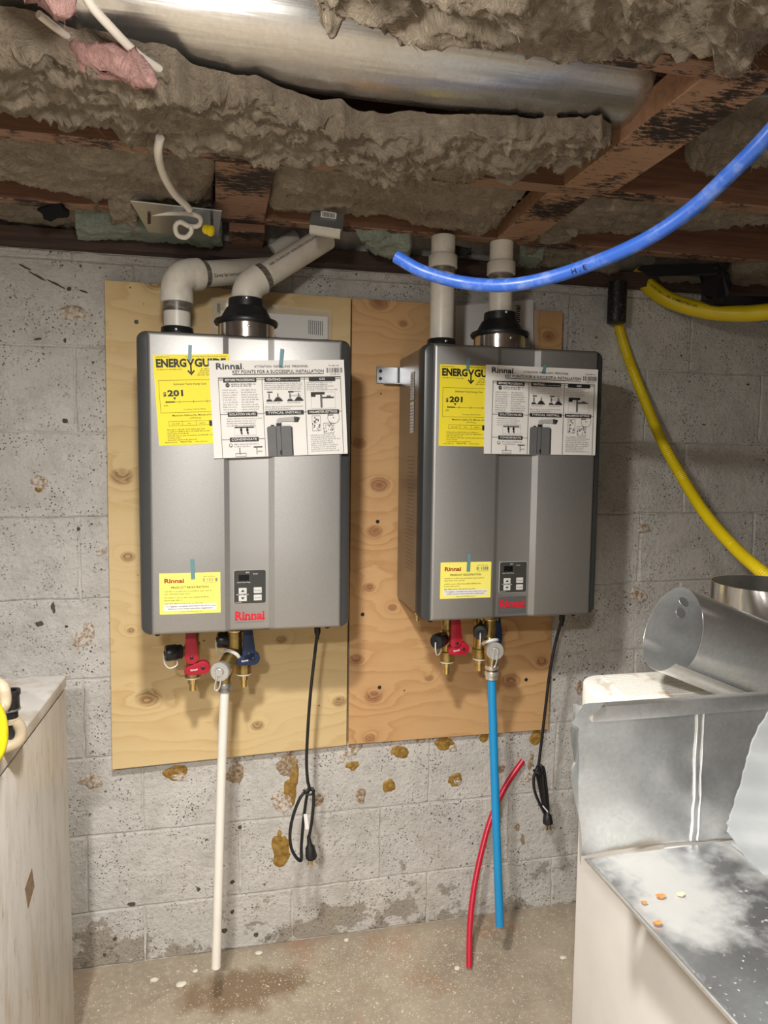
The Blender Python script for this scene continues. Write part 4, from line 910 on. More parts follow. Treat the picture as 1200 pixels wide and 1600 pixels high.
# ================================================================ valves
def valve(root_x, l, x0, z0, hmat, label, capdir, lean, lever2, port_z=-.070, rot=0.0, group=None):
    root = empty('isolation_valve', BP(x0+root_x, l, z0), UA+rot); tag(root, label, 'valve', group)
    MB().lathe((0, 0, .012), (0, 0, -1), [(0, .016), (.012, .016), (.014, .021), (.030, .021), (.032, .017), (.060, .0165), (.064, .019), (.086, .019), (.090, .017), (.118, .017), (.121, .020), (.146, .020), (.149, .016), (.152, .013)], 24).build('valve_body', 'brass', root, auto=math.radians(30))
    MB().lathe((0, 0, -.132), (0, 0, -1), [(0, .018), (.002, .0195), (.006, .018), (.007, .015)], 20).build('thread_tape', 'tape_white', root, smooth=True)
    MB().lathe((0, 0, -.138), (0, 0, -1), [(0, .012), (.012, .012), (.013, .0085), (.031, .0085)], 20).build('nipple', 'brass_bright', root, auto=math.radians(30))
    # drain port with black cap
    d = np.array(capdir, float); d /= np.linalg.norm(d); p0 = np.array([0, 0, port_z])
    MB().lathe(p0, d, [(0, .013), (.030, .013)], 18).build('drain_port', 'brass', root, smooth=True)
    cap = MB().lathe(p0+d*.024, d, [(0, .015), (.002, .0175), (.012, .0175), (.014, .0195), (.036, .0195), (.040, .017), (.041, .006), (.043, .005)], 22).build('drain_cap', 'black_plastic', root, smooth=True)
    side = np.cross(d, (0, 0, 1)); e = p0+d*.067
    MB().tube(smooth_path([e, e+np.array([0, 0, -.022])-d*.001, e-d*.012+np.array([0, 0, -.037]), e-d*.030+np.array([0, 0, -.032]), e-d*.030+np.array([0, 0, -.018]), e-d*.030+side*.016+np.array([0, 0, .012])], .004), .0018, 8).build('cap_strap', 'clear_strap', cap, smooth=True)
    # levers: rounded paddles
    def paddle(nm, a, b, r0, r1, y0, th):
        a, b = np.array(a), np.array(b); dv = (b-a)/np.linalg.norm(b-a); nv = np.array([-dv[1], dv[0]]); pts = []
        ang = math.atan2(dv[1], dv[0])
        for k in range(9): t = ang+math.pi/2+math.pi*k/8; pts.append((a[0]+r0*math.cos(t), a[1]+r0*math.sin(t)))
        for k in range(5): t = ang-math.pi/2+math.pi*k/4; pts.append((b[0]+r1*math.cos(t), b[1]+r1*math.sin(t)))
        o = MB().prism(pts, y0, y0-th).build(nm, hmat, root, bevel=.0022, bseg=2, auto=math.radians(40))
        MB().lathe((a[0], y0-th+.0005, a[1]), (0, -1, 0), [(0, .0042), (.0022, .0042), (.003, .003)], 10).build('screw', 'black_plastic', o, smooth=True)
        return o
    paddle('lever', (.004+lean, -.078), (.002+lean, -.020), .0165, .0115, -.020, .016)
    lv = paddle('drain_lever', lever2[0], lever2[1], .0165, .0105, -.020, .016)
    p = Print(['white_ink']); p.text('Rinnai', 0, 0, width=.016, mat='white_ink', align='c', bold=.02)
    a, b = np.array(lever2[0]), np.array(lever2[1]); pb = p.build('lever_print', lv); c_ = a*.4+b*.6; pb.location = (c_[0], -.0362, c_[1]-.002); dv = (a-b) if a[0] > b[0] else (b-a); pb.rotation_euler = (0, -math.atan2(dv[1], dv[0]), 0)
    return root
valve(.104, -.16, LX, LZ, 'red_vinyl', 'hot side valve with bright red levers and dangling black cap under the left heater', (-1, -.25, 0), -.004, ((.026, -.104), (-.008, -.110)), group='red handled valves')
valve(.226, -.155, LX, LZ, 'blue_vinyl', 'cold side valve with dark blue levers under the left heater', (-1, -.15, .1), .008, ((.022, -.090), (-.010, -.096)), port_z=-.052, group='blue handled valves')
valve(.108, -.165, RX_, RZ_, 'red_vinyl', 'hot side valve with red levers beside a black cap under the right heater', (-.75, -.85, .0), .012, ((.034, -.094), (.004, -.100)), rot=-.05, group='red handled valves')
valve(.203, -.155, RX_, RZ_, 'blue_vinyl', 'cold side valve half hidden by the relief valve under the right heater', (-.35, -.95, .1), .030, ((.026, -.08), (.02, -.10)), port_z=-.056, group='blue handled valves')
def relief(x0, z0, px, l_out, x_up, l_up, disc, disc_dir, cpl_mat, label):
    # px: pixel of the discharge top; disc: pixel of the round test cap
    out = bpix(px[0], px[1], l_out); dc = bpix(disc[0], disc[1], l_out-.012); root = empty('relief_valve', out); tag(root, label, 'valve')
    u = BP(x0+x_up, l_up, z0)
    wpart(MB().lathe(u+np.array([0, 0, .012]), (0, 0, -1), [(0, .020), (.026, .020), (.028, .024), (.034, .024), (.036, .019), (.080, .019)], 26), 'riser_nipple', 'brass', root, smooth=True)
    wpart(MB().lathe(u+np.array([0, 0, -.018]), (0, 0, -1), [(0, .0235), (.001, .0245), (.006, .0245), (.007, .0235)], 26), 'bright_ring', 'brass_bright', root, smooth=True)
    body = np.array([out[0], out[1], dc[2]])
    a = u+np.array([0, 0, -.074]); dv = body-a
    wpart(MB().lathe(a-dv*.25, dv, [(0, .020), (np.linalg.norm(dv)*1.25, .020)], 24), 'inlet', 'brass', root, smooth=True)
    wpart(MB().lathe(a+dv*.22, dv, [(0, .0205), (.002, .0235), (.007, .0235), (.009, .0205)], 24), 'thread_tape', 'tape_white', root, smooth=True)
    wpart(MB().lathe(body+np.array([0, 0, .016]), (0, 0, -1), [(0, .012), (.004, .021), (.026, .0215), (.040, .018), (body[2]+.016-out[2]+.004, .0165)], 24), 'valve_body', 'brass', root, smooth=True)
    dd = np.array(disc_dir, float); dd /= np.linalg.norm(dd)
    cap = wpart(MB().lathe(body+dd*.010, dd, [(0, .0215), (.012, .0225), (.014, .0235), (.020, .0235), (.022, .022), (.0222, .012), (.0235, .011), (.027, .009)], 28), 'test_cap', 'chrome', root, smooth=True)
    e = body+dd*.035
    wpart(MB().tube(smooth_path([e+np.array([-.006, 0, .006]), e+np.array([.004, -.002, .006]), e+np.array([.004, -.001, -.020]), e+np.array([-.001, 0, -.040]), e+np.array([-.009, 0, -.043]), e+np.array([-.010, 0, -.034]), e+np.array([-.005, 0, -.010]), e+np.array([-.006, 0, .006])], .004), .0021, 8), 'test_lever', 'chrome', root, smooth=True)
    wpart(MB().lathe(out+np.array([0, 0, .020]), (0, 0, -1), [(0, .0150), (.001, .0175), (.010, .0178), (.012, .0165), (.016, .0165), (.018, .0178), (.028, .0178), (.030, .0160), (.038, .0160), (.039, .0130)], 26), 'coupling', cpl_mat, root, smooth=True)
    return out
oL = relief(LX, LZ, (351, 1068), -.200, .205, -.165, (350, 1047), (-.35, -.94, .05), 'zinc', 'brass relief valve with chrome cap and lever above the white discharge pipe')
oR = relief(RX_, RZ_, (768, 1050), -.195, .219, -.180, (768, 1017), (-.1, -.98, .15), 'chrome', 'brass relief valve with chrome cap and lever above the bright blue discharge pipe')
tag(MB().lathe(BP(RX_+.012, -.21, RZ_-.012), (0, 0, 1), [(0, .006), (.014, .006), (.016, .009), (.022, .009)], 14).build('drain_plug', 'brass_bright', smooth=True, origin='b'), 'small brass drain plug under the left corner of the right heater', 'plug')

# ================================================================ hanging pipes
def pipe(name, label, pts, r, mat, cat='pipe', ring=None, seg=18, step=.012, bore=True):
    P = smooth_path(pts, step); mb = MB(); mb.tube(P, r, seg, cap=not bore); 
    if bore:      # an open tube with wall thickness
        P_, T, N, B = frames(P); ri = r*.74
        for end, sgn in ((0, 1), (len(P)-1, -1)):
            V = []; F = []
            for (off, rr) in ((0, r), (0, ri), (.03, ri)):
                for k in range(seg): th = 2*math.pi*k/seg; V.append(P_[end]+T[end]*off*sgn+rr*(math.cos(th)*N[end]+math.sin(th)*B[end]))
            for i in range(2):
                for k in range(seg): F.append((i*seg+k, i*seg+(k+1) % seg, (i+1)*seg+(k+1) % seg, (i+1)*seg+k))
            F.append(tuple(2*seg+k for k in range(seg))); mb.add(V, F)
    return tag(mb.build(name, mat, smooth=True, origin='b', fixn=False), label, cat), P
pipe('plastic_pipe', 'straight white plastic pipe hanging below the left relief valve', [oL+np.array([0, 0, -.01]), bpix(345, 1240, -.205)*.5+bpix(345, 1240, -.21)*.5, bpix(337.5, 1511, -.215)], .0112, 'pex_white')
pipe('plastic_pipe', 'straight bright blue plastic pipe hanging below the right relief valve', [oR+np.array([0, 0, -.01]), bpix(774, 1250, -.198), bpix(781, 1446, -.205)], .0112, 'pex_blue')
rp = [(817, 1188), (790, 1228), (768, 1276), (752, 1332), (740, 1392), (734, 1450), (733, 1512)]
yf = atz(733, 1512, .010)[1]
pipe('plastic_pipe', 'curved red plastic pipe leaning on the wall behind the blue pipe', [at(x, y, WY-.012+(yf-WY+.012)*((y-1188)/(1512-1188))**1.2) for x, y in rp], .0082, 'pex_red')
bl = [(619, 401, 1.22), (660, 424, 1.21), (720, 441, 1.20), (785, 446, 1.17), (850, 436, 1.14), (930, 410, 1.09), (1010, 374, 1.03), (1080, 327, .98), (1140, 272, .93), (1205, 205, .88), (1300, 85, .82), (1390, -60, .80), (1430, -200, .80)]
bo, bP = pipe('plastic_pipe', 'bent royal blue plastic pipe sweeping in front of the ceiling', [atd(*q) for q in bl], .0112, 'pex_royal')
def print_on(ob, P, r, body, px, size, dang, xs=1.0, mat='black_ink', bold=.01, flip=False, name='pipe_print'):
    Pf, T, N, B = frames(P); L = np.concatenate([[0], np.cumsum(np.linalg.norm(np.diff(Pf, axis=0), axis=1))])
    pr = np.array([600+FPX*np.dot(q-CAM, _r)/np.dot(q-CAM, _f) for q in Pf]); i = int(np.argmin(abs(pr-px)))
    d = CAM-Pf[i]; ang = math.atan2(np.dot(d, B[i]), np.dot(d, N[i]))+dang; V, F = text_data(body, bold); out = []
    upv = np.cross(T[i], -d); sg = 1.0
    tv = math.cos(ang+.1)*N[i]+math.sin(ang+.1)*B[i]-(math.cos(ang-.1)*N[i]+math.sin(ang-.1)*B[i])
    sg = 1.0 if np.dot(tv, _u) > 0 else -1.0
    for q in V:
        sL = L[i]+q[0]*size*xs; c = np.array([np.interp(sL, L, Pf[:, k]) for k in range(3)]); n = np.array([np.interp(sL, L, N[:, k]) for k in range(3)]); b = np.array([np.interp(sL, L, B[:, k]) for k in range(3)])
        th = ang+sg*(q[1]-.35)*size/r; out.append(c+(r+.0006)*(math.cos(th)*n+math.sin(th)*b))
    wpart(MB().add(out, F), name, mat, ob, fixn=False)
print_on(bo, bP, .0112, 'H . E', 900, .011, .1, 1.2, bold=.02)
# gas lines
tag(MB().lathe(at(963, 505, -.035), (0, 0, 1), [(0, .022), (.001, .0265), (.115, .0265)], 24).build('pipe_stub', 'black_pipe', smooth=True, origin='b'), 'stubby black pipe sleeve under the ceiling with a yellow hose inside', 'pipe')
gy = [(962, 460, 2.03), (966, 505, 2.03), (982, 560, 2.03), (1005, 620, 2.0), (1032, 685, 1.94), (1062, 740, 1.86), (1100, 800, 1.74), (1145, 853, 1.60), (1200, 902, 1.45), (1280, 965, 1.40), (1340, 1060, 1.42), (1360, 1200, 1.48), (1350, 1400, 1.52)]
P = smooth_path([atd(*q) for q in gy], .0022)
rr = [.0138+.0008*math.sin(k*2*math.pi/3) for k in range(len(P))]
tag(MB().tube(P, rr, 14).build('gas_hose', 'gas_yellow', smooth=True, origin='b', fixn=False), 'ribbed yellow gas hose curving down from the black sleeve', 'hose')
gy = [(996, 424, 2.04), (1006, 439, 2.03), (1040, 466, 2.0), (1095, 484, 1.97), (1150, 490, 1.93), (1210, 486, 1.88), (1320, 470, 1.86), (1500, 440, 1.95), (1800, 420, 2.1)]
P = smooth_path([atd(*q) for q in gy], .008)
g2 = tag(MB().tube(P, .0225, 22).build('gas_pipe', 'gas_yellow', smooth=True, origin='b', fixn=False), 'thick smooth yellow gas pipe along the top right of the wall', 'pipe')
print_on(g2, P, .0225, '1/2 . 4.0 PSI CSA 1.1 IAS  COMBUSTIBLE GAS', 1010, .010, -.25, .85)
# ---- electric cords
def cord(label, drop, loops, plug, grp, tagpx, l0):
    D = [bpix(x, y, l0) for x, y in drop]
    root = empty('power_cord', D[-1]); tag(root, label, 'cord')
    wpart(MB().lathe(D[0]+np.array([0, 0, .012]), (0, 0, -1), [(0, .008), (.012, .008), (.020, .0055), (.030, .0042)], 14), 'strain_relief', 'black_rubber', root, smooth=True)
    pts = D+[bpix(x, y, l0+o) for x, y, o in loops]
    wpart(MB().tube(smooth_path(pts, .006), .0040, 10), 'cable', 'black_rubber', root, smooth=True)
    a = bpix(plug[0], plug[1], l0-.012); b = bpix(plug[2], plug[3], l0-.016); d = (b-a); ln = np.linalg.norm(d); d /= ln
    pl = wpart(MB().lathe(a, d, [(0, .0042), (ln*.35, .0065), (ln*.5, .012), (ln*.85, .0145), (ln*.95, .0145), (ln, .012)], 8), 'plug', 'black_rubber', root, smooth=True, auto=math.radians(40))
    s_ = np.cross(d, (0, 1, 0)); s_ /= np.linalg.norm(s_); q_ = np.cross(d, s_)
    for o in (s_*.0062+q_*.003, -s_*.0062+q_*.003):
        c = b+o; wpart(MB().add([c+s_*i*.0009+q_*j*.0032+d*k*.017 for i in (-1, 1) for j in (-1, 1) for k in (0, 1)], [(0, 1, 3, 2), (4, 6, 7, 5), (0, 4, 5, 1), (2, 3, 7, 6), (0, 2, 6, 4), (1, 5, 7, 3)]), 'prong', 'brass_bright', pl)
    wpart(MB().lathe(b-q_*.006, d, [(0, .0024), (.018, .0024), (.020, .001)], 10), 'ground_pin', 'brass_bright', pl, smooth=True)
    k = bpix(loops[0][0], loops[0][1]+4, l0)
    wpart(MB().tube(smooth_path([k+np.array([math.cos(t)*.013, -.004+math.sin(t)*.012, .002*math.cos(2*t)]) for t in np.linspace(0, 2*math.pi, 9)], .004), .0026, 8), 'twist_tie', 'black_rubber', root, smooth=True)
    t0, t1 = bpix(tagpx[0], tagpx[1], l0-.018), bpix(tagpx[2], tagpx[3], l0-.018); dv = t1-t0; nv = np.cross(dv, (0, 1, 0)); nv = nv/np.linalg.norm(nv)*tagpx[4]
    wpart(MB().add([t0-nv, t0+nv, t1+nv, t1-nv]+[q+np.array((0, .0006, 0)) for q in (t0-nv, t0+nv, t1+nv, t1-nv)], [(0, 1, 2, 3), (7, 6, 5, 4), (0, 4, 5, 1), (1, 5, 6, 2), (2, 6, 7, 3), (3, 7, 4, 0)]), 'paper_tag', 'paper_white', root)
cord('black power cord with a wide hanging loop and plug below the left heater', [(496, 988), (491, 1030), (485, 1085), (481, 1140), (479, 1190), (481, 1222)], [(483, 1232, 0), (470, 1245, -.006), (458, 1275, -.012), (453, 1305, -.014), (457, 1330, -.012), (470, 1345, -.006), (471, 1320, 0), (475, 1275, .003), (481, 1238, 0), (488, 1232, -.006), (490, 1250, -.010), (487, 1285, -.012), (482, 1312, -.012)], (482, 1306, 487, 1342), None, (477, 1272, 480, 1296, .0045), -.175)
cord('black power cord tied in a narrow bundle below the right heater', [(878, 968), (868, 1004), (859, 1050), (853, 1100), (847, 1150), (842, 1192)], [(840, 1200, 0), (834, 1215, -.004), (836, 1238, -.008), (848, 1265, -.008), (853, 1272, 0), (850, 1250, .003), (845, 1220, .004), (843, 1200, 0), (849, 1199, -.006), (853, 1225, -.009), (856, 1255, -.010), (856, 1272, -.008), (850, 1262, .006), (842, 1225, .008), (838, 1202, .004), (846, 1197, -.008), (851, 1240, -.014), (855, 1266, -.012)], (855, 1262, 856, 1287), None, (848, 1259, 858, 1271, .0016), -.165)

# ================================================================ bits at the ceiling
def plate4(name, label, cat, mat, px4, dz, th):
    A = [atz(x, y, z) for (x, y, z) in px4]; Bk = [q+np.array((0, 0, th)) for q in A]
    return tag(MB().add(A+Bk, [(0, 1, 2, 3), (7, 6, 5, 4), (0, 4, 5, 1), (1, 5, 6, 2), (2, 6, 7, 3), (3, 7, 4, 0)]).build(name, mat, origin='b', bevel=.0006, bseg=1), label, cat)
pl = plate4('steel_plate', 'shiny steel cover plate with looped white cable under the joist', 'plate', 'sheet_metal_plate', [(203, 314, 1.925), (347, 330, 1.925), (341, 374, 1.905), (232, 363, 1.905)], 0, .0025)
for (x, y, w_, h_) in ((233, 344, 5, 12), (331, 349, 4, 14)):
    wpart(MB().add([atz(x+a, y+b, 1.9035+(0.006 if b < 0 else 0)*.5+.006) for a, b in ((-w_/2, -h_/2), (w_/2, -h_/2), (w_/2, h_/2), (-w_/2, h_/2))], [(0, 1, 2, 3)]), 'slot', 'black_plastic', pl)
cb = empty('white_cable', atd(290, 320, 1.48)); tag(cb, 'looped white electric cable clipped to the steel cover plate', 'cable')
wpart(MB().tube(smooth_path([atd(250, 215, 1.13), atd(247, 240, 1.17), (atd(255, 272, 1.26)), atd(272, 302, 1.35), atd(290, 320, 1.41), atd(296, 327, 1.43)], .006), .0072, 12), 'cable', 'cable_white', cb, smooth=True)
wpart(MB().tube(smooth_path([atd(236, 334, 1.50), atd(270, 333, 1.49), atd(300, 335, 1.485), atd(313, 341, 1.48), (atd(311, 352, 1.48)), atd(297, 354, 1.475), atd(282, 347, 1.475), atd(274, 353, 1.475), atd(277, 367, 1.48), atd(290, 371, 1.48), atd(299, 362, 1.475), atd(298, 354, 1.47)], .005), .0052, 12), 'loop', 'cable_white', cb, smooth=True)
c = atd(318, 357, 1.47)
wpart(MB().lathe(c, atd(336, 363, 1.46)-c, [(0, .004), (.004, .0095), (.010, .0105), (.016, .0095), (.018, .0115), (.022, .0115), (.026, .005)], 9), 'wire_nut', 'wire_nut', cb, smooth=True, auto=.6)
tag(MB().tube(smooth_path([atd(235, -40, .78), atd(262, 12, .82), atd(300, 54, .88), atd(345, 88, .94), atd(382, 110, .98)][:0] or [atd(118, -40, .80), atd(140, 5, .83), atd(175, 45, .87), atd(215, 85, .92), atd(252, 110, .96)], .01), .0058, 12).build('white_cable', 'cable_white', smooth=True, origin='b', fixn=False), 'white electric cable running across the round duct at top left', 'cable')
tag(MB().tube(smooth_path([atd(60, 22, .86), atd(80, 38, .88), atd(105, 57, .92), atd(132, 76, .97)], .01), .0050, 12).build('white_cable', 'cable_white', smooth=True, origin='b', fixn=False), 'short white cable between the two pink fibreglass tufts', 'cable')
# galvanised hanger with a sticker where the slanted pipe meets the joist
hg = empty('pipe_hanger', atd(512, 360, 1.56)); tag(hg, 'small steel strap with barcode sticker above the slanted exhaust pipe', 'strap')
def quad3(pts, th): 
    A = [atd(*q) for q in pts]; Bk = [q+_f*th for q in A]; return MB().add(A+Bk, [(0, 1, 2, 3), (7, 6, 5, 4), (0, 4, 5, 1), (1, 5, 6, 2), (2, 6, 7, 3), (3, 7, 4, 0)])
wpart(quad3([(487, 330, 1.55), (538, 334, 1.55), (534, 358, 1.54), (483, 352, 1.54)], .012), 'strap', 'sheet_metal_plate', hg)
wpart(quad3([(484, 351, 1.535), (532, 358, 1.535), (531, 371, 1.535), (483, 363, 1.535)], .010), 'lip', 'pvc', hg)
stk = wpart(quad3([(501, 328, 1.545), (526, 333, 1.545), (525, 342, 1.543), (501, 339, 1.543)], .001), 'sticker', 'paper_white', hg)
for k in range(9):
    a = 504+k*2.2; wpart(quad3([(a, 331+k*.35, 1.5435), (a+1.1, 331.2+k*.35, 1.5435), (a+1.1, 338+k*.3, 1.5425), (a, 338+k*.3, 1.5425)], .0003), 'barcode_bar', 'black_ink', stk)
# document bags behind the heaters
def bag(label, px4, l, doc, textv, bars):
    A = [bpix(x, y, l) for x, y in px4]
    n, m = 16, 8; root = empty('document_bag', (A[2]+A[3])/2); tag(root, label, 'document bag')
    G = np.array([[A[0]*(1-u_)*(1-v_)+A[1]*u_*(1-v_)+A[2]*u_*v_+A[3]*(1-u_)*v_ for v_ in np.linspace(0, 1, m)] for u_ in np.linspace(0, 1, n)])
    for s_, off in ((1, -.012), (2, -.001)):
        H = G.copy(); H[..., 1] += off+.004*fbm(G*34, 3, s_)
        wpart(MB().grid(H), 'film', 'clear_bag', root, smooth=True, fixn=False)
    if doc:
        D = [bpix(x, y, l-.005) for x, y in doc]; D2 = [q+np.array((0, .002, 0)) for q in D]
        dd = wpart(MB().add(D+D2, [(0, 1, 2, 3), (7, 6, 5, 4), (0, 4, 5, 1), (1, 5, 6, 2), (2, 6, 7, 3), (3, 7, 4, 0)]), 'document', 'paper_white', root)
        if textv:
            p = Print(['black_ink']); p.text('Rinnai', 0, 0, height=.016, mat='black_ink', bold=.02); po = p.build('print', dd)
            po.parent = root; po.name = 'print'; c_ = bpix(textv[0], textv[1], l-.0135); po.matrix_parent_inverse = chain(root).inverted(); po.location = tuple(c_); po.rotation_euler = (0, -math.pi/2, 0)
        for (x, y, w_, h_) in bars:
            B4 = [bpix(a, b, l-.0065) for a, b in ((x, y), (x+w_, y), (x+w_, y+h_), (x, y+h_))]; wpart(MB().add(B4, [(0, 1, 2, 3)]), 'print_bar', 'grey_ink', root)
bag('clear plastic bag of papers tucked behind the left heater', [(330, 465), (517, 487), (517, 530), (330, 525)], -.012, [(345, 485), (512, 495), (512, 530), (345, 530)], None, [(339, 474, 5, 12)]+[(482+k*3.0, 500+k*.3, 1.4, 22) for k in range(8)])
bag('bag with a white manual tucked behind the right heater', [(708, 476), (838, 466), (838, 545), (708, 545)], -.012, [(712, 478), (833, 468), (833, 545), (712, 545)], (812, 508), [])
# ================================================================ white washer on the left
wx1, wy1, wz = -.380, -.250, .900; wx0, wy0 = -1.06, -.93
ws = empty('washing_machine', ((wx0+wx1)/2, (wy0+wy1)/2, 0)); tag(ws, 'scuffed white washing machine at the lower left edge', 'washer')
wpart(MB().box(wx0, wx1, wy0, wy1, .02, wz-.030), 'body', 'enamel', ws, bevel=.006, bseg=2, auto=.6)
wpart(MB().box(wx0, wx1+.001, wy0, wy1+.002, wz-.0275, wz), 'lid', 'enamel_top', ws, bevel=.006, bseg=3, auto=.6)
wpart(MB().box(wx0+.01, wx1-.006, wy0+.01, wy1-.006, wz-.032, wz-.026), 'seam', 'black_plastic', ws)
for (fx, fy) in ((wx0+.05, wy0+.05), (wx1-.05, wy0+.05), (wx0+.05, wy1-.05), (wx1-.05, wy1-.05)):
    wpart(MB().lathe((fx, fy, 0), (0, 0, 1), [(0, .022), (.012, .022), (.022, .012), (.03, .012)], 14), 'foot', 'black_rubber', ws, smooth=True)
def on_x(px, py, X): d = ray(px, py); return CAM+(X-CAM[0])/d[0]*d
dm = [on_x(x, y, wx1+.0006) for x, y in ((50, 1356), (54, 1385), (44, 1420), (39, 1388))]
wpart(MB().add(dm+[q-np.array((.002, 0, 0)) for q in dm], [(0, 1, 2, 3), (7, 6, 5, 4), (0, 4, 5, 1), (1, 5, 6, 2), (2, 6, 7, 3), (3, 7, 4, 0)]), 'chipped_spot', 'rust_chip', ws)
# things lying on the washer
def onw(px, py, z): return atz(px, py, z)
hp = [onw(-50, 1085, 1.00), onw(-26, 1092, .99), onw(-10, 1118, .985), onw(-5, 1145, .97), onw(-9, 1170, .955), onw(-22, 1190, .94), onw(-55, 1205, .925)]
tag(MB().tube(smooth_path(hp, .006), .016, 16).build('yellow_hose', 'hose_yellow', smooth=True, origin='b', fixn=False), 'bright yellow coiled hose on the washer at the left edge', 'hose')
hp = [onw(-30, 1060, 1.0), onw(0, 1070, 1.0), onw(7, 1085, .985), onw(4, 1105, .975), onw(-20, 1120, .96)]
tag(MB().tube(smooth_path(hp, .006), .0105, 14).build('beige_hose', 'hose_beige', smooth=True, origin='b', fixn=False), 'beige rubber hose bend above the yellow hose on the washer', 'hose')
hp = [onw(14, 1122, .930), onw(27, 1130, .925), onw(33, 1143, .918), onw(29, 1158, .913), onw(17, 1166, .911), onw(-10, 1172, .911), onw(-50, 1178, .911)]
tag(MB().tube(smooth_path(hp, .006), .0095, 14).build('beige_hose', 'hose_beige', smooth=True, origin='b', fixn=False), 'beige hose loop lying on the washer lid in front of the black fitting', 'hose')
fit = empty('hose_fitting', onw(19, 1145, .9)); tag(fit, 'black threaded hose fitting with clamp standing on the washer', 'fitting')
a = onw(20, 1150, .902); b = onw(19, 1076, .985) if False else a+np.array([-.004, .0, .125])*.62
wpart(MB().lathe(a, b-a, [(0, .014), (.018, .014), (.020, .011), (.045, .011), (.047, .0145), (.072, .0150), (.074, .017), (.082, .017), (.082, .012), (.060, .011)], 22), 'body', 'black_plastic', fit, smooth=True)
wpart(MB().lathe(a+(b-a)*.30, b-a, [(0, .0125), (.001, .0140), (.009, .0140), (.010, .0125)], 22), 'clamp', 'hose_beige', fit, smooth=True)
wpart(MB().lathe(a+(b-a)*.60, b-a, [(0, .0145), (.001, .0158), (.003, .0158), (.004, .0145)], 22), 'ring', 'zinc', fit, smooth=True)

# ================================================================ white dryer on the right with sheet metal on top
dx0, dy1, dz = .640, -.705, .800; dx1, dy0 = 1.28, -1.48
dr = empty('dryer', ((dx0+dx1)/2, (dy0+dy1)/2, 0)); tag(dr, 'plain white dryer at the lower right under the sheet metal', 'dryer')
wpart(MB().box(dx0, dx1, dy0, dy1, .02, dz), 'body', 'dryer_white', dr, bevel=.010, bseg=3, auto=.6)
wpart(MB().box(dx0-.0005, dx0+.004, dy0+.03, dy0+.032, .05, dz-.03), 'panel_seam', 'grey_ink', dr)
for (fx, fy) in ((dx0+.05, dy0+.05), (dx1-.05, dy0+.05), (dx0+.05, dy1-.05), (dx1-.05, dy1-.05)):
    wpart(MB().lathe((fx, fy, 0), (0, 0, 1), [(0, .022), (.012, .022), (.022, .012), (.03, .012)], 14), 'foot', 'black_rubber', dr, smooth=True)
# bent sheet metal fitting: floor pan, upright back, folded edges
PZ = .806; PY = -.985; PXL = .500; PXR = 1.12
sm = empty('sheet_metal_fitting', (PXL+.2, PY-.1, PZ-.006)); tag(sm, 'large bent galvanised duct piece with upright panel lying on the dryer', 'duct piece')
n, m = 26, 16
G = np.array([[(PXL+(PXR-PXL)*u_+.012*(v_), PY-.52*v_, PZ+.0022*float(fbm(np.array([[u_*3, v_*4, 2]]), 3, 3)[0])) for v_ in np.linspace(0, 1, m)] for u_ in np.linspace(0, 1, n)])
def solid(G, off):
    mb = MB().grid(G); o = len(mb.v); mb.v += [tuple(np.array(q)+np.array(off)) for q in mb.v]; mb.f += [tuple(reversed([a+o for a in f])) for f in list(mb.f)]
    n, m = G.shape[:2]; per = [(i, 0) for i in range(n)]+[(n-1, j) for j in range(1, m)]+[(i, m-1) for i in range(n-2, -1, -1)]+[(0, j) for j in range(m-2, 0, -1)]
    for k in range(len(per)):
        p, q = per[k], per[(k+1) % len(per)]; a_, b_ = p[0]*m+p[1], q[0]*m+q[1]; mb.f.append((a_, b_, b_+o, a_+o))
    mb.mi = [0]*len(mb.f); return mb
wpart(solid(G, (0, 0, -.0012)), 'pan', 'dusty_galvanised', sm, smooth=True, auto=.5)
wpart(MB().tube([np.array([PXL+.012*v_, PY-.52*v_, PZ+.003]) for v_ in np.linspace(.02, 1, 12)], .0034, 8), 'hem', 'galvanised', sm, smooth=True)
def bp2(u_, v_):   # upright panel, u along, v up; gentle dents
    x = PXL-.006+(PXR-PXL)*u_; d = .006*float(fbm(np.array([[u_*5, v_*3, 7]]), 3, 11)[0])
    return (x-.016*v_*(1-u_), PY+.006+d-.018*v_, PZ+.002+.236*v_)
G = np.array([[bp2(u_, v_) for v_ in np.linspace(0, 1, 14)] for u_ in np.linspace(0, 1, 60)])
wpart(solid(G, (0, .0012, 0)), 'upright_panel', 'galvanised', sm, smooth=True, auto=.6)
q_ = [np.array(bp2(.305, v_)) for v_ in np.linspace(.01, .90, 9)]
wpart(MB().tube([a_+np.array((.0, -.0005, 0)) for a_ in q_], .0026, 8), 'rib', 'galvanised', sm, smooth=True)
q_ = [np.array(bp2(.322, v_)) for v_ in np.linspace(.01, .90, 9)]
wpart(MB().tube([a_+np.array((.0, -.0005, 0)) for a_ in q_], .0016, 8), 'rib', 'galvanised', sm, smooth=True)
tl = np.array(bp2(.02, 1)); tr = np.array(bp2(1, 1))
wpart(MB().add([tl+np.array((0, -.016, -.020)), tr+np.array((0, -.016, -.020)), tr+np.array((0, -.014, .002)), tl+np.array((0, -.014, .002)), tl+np.array((0, .003, -.020)), tr+np.array((0, .003, -.020)), tr+np.array((0, .003, .002)), tl+np.array((0, .003, .002))], [(0, 1, 2, 3), (7, 6, 5, 4), (0, 4, 5, 1), (1, 5, 6, 2), (2, 6, 7, 3), (3, 7, 4, 0)]), 'top_hem', 'galvanised', sm, bevel=.002, bseg=2, auto=.6)
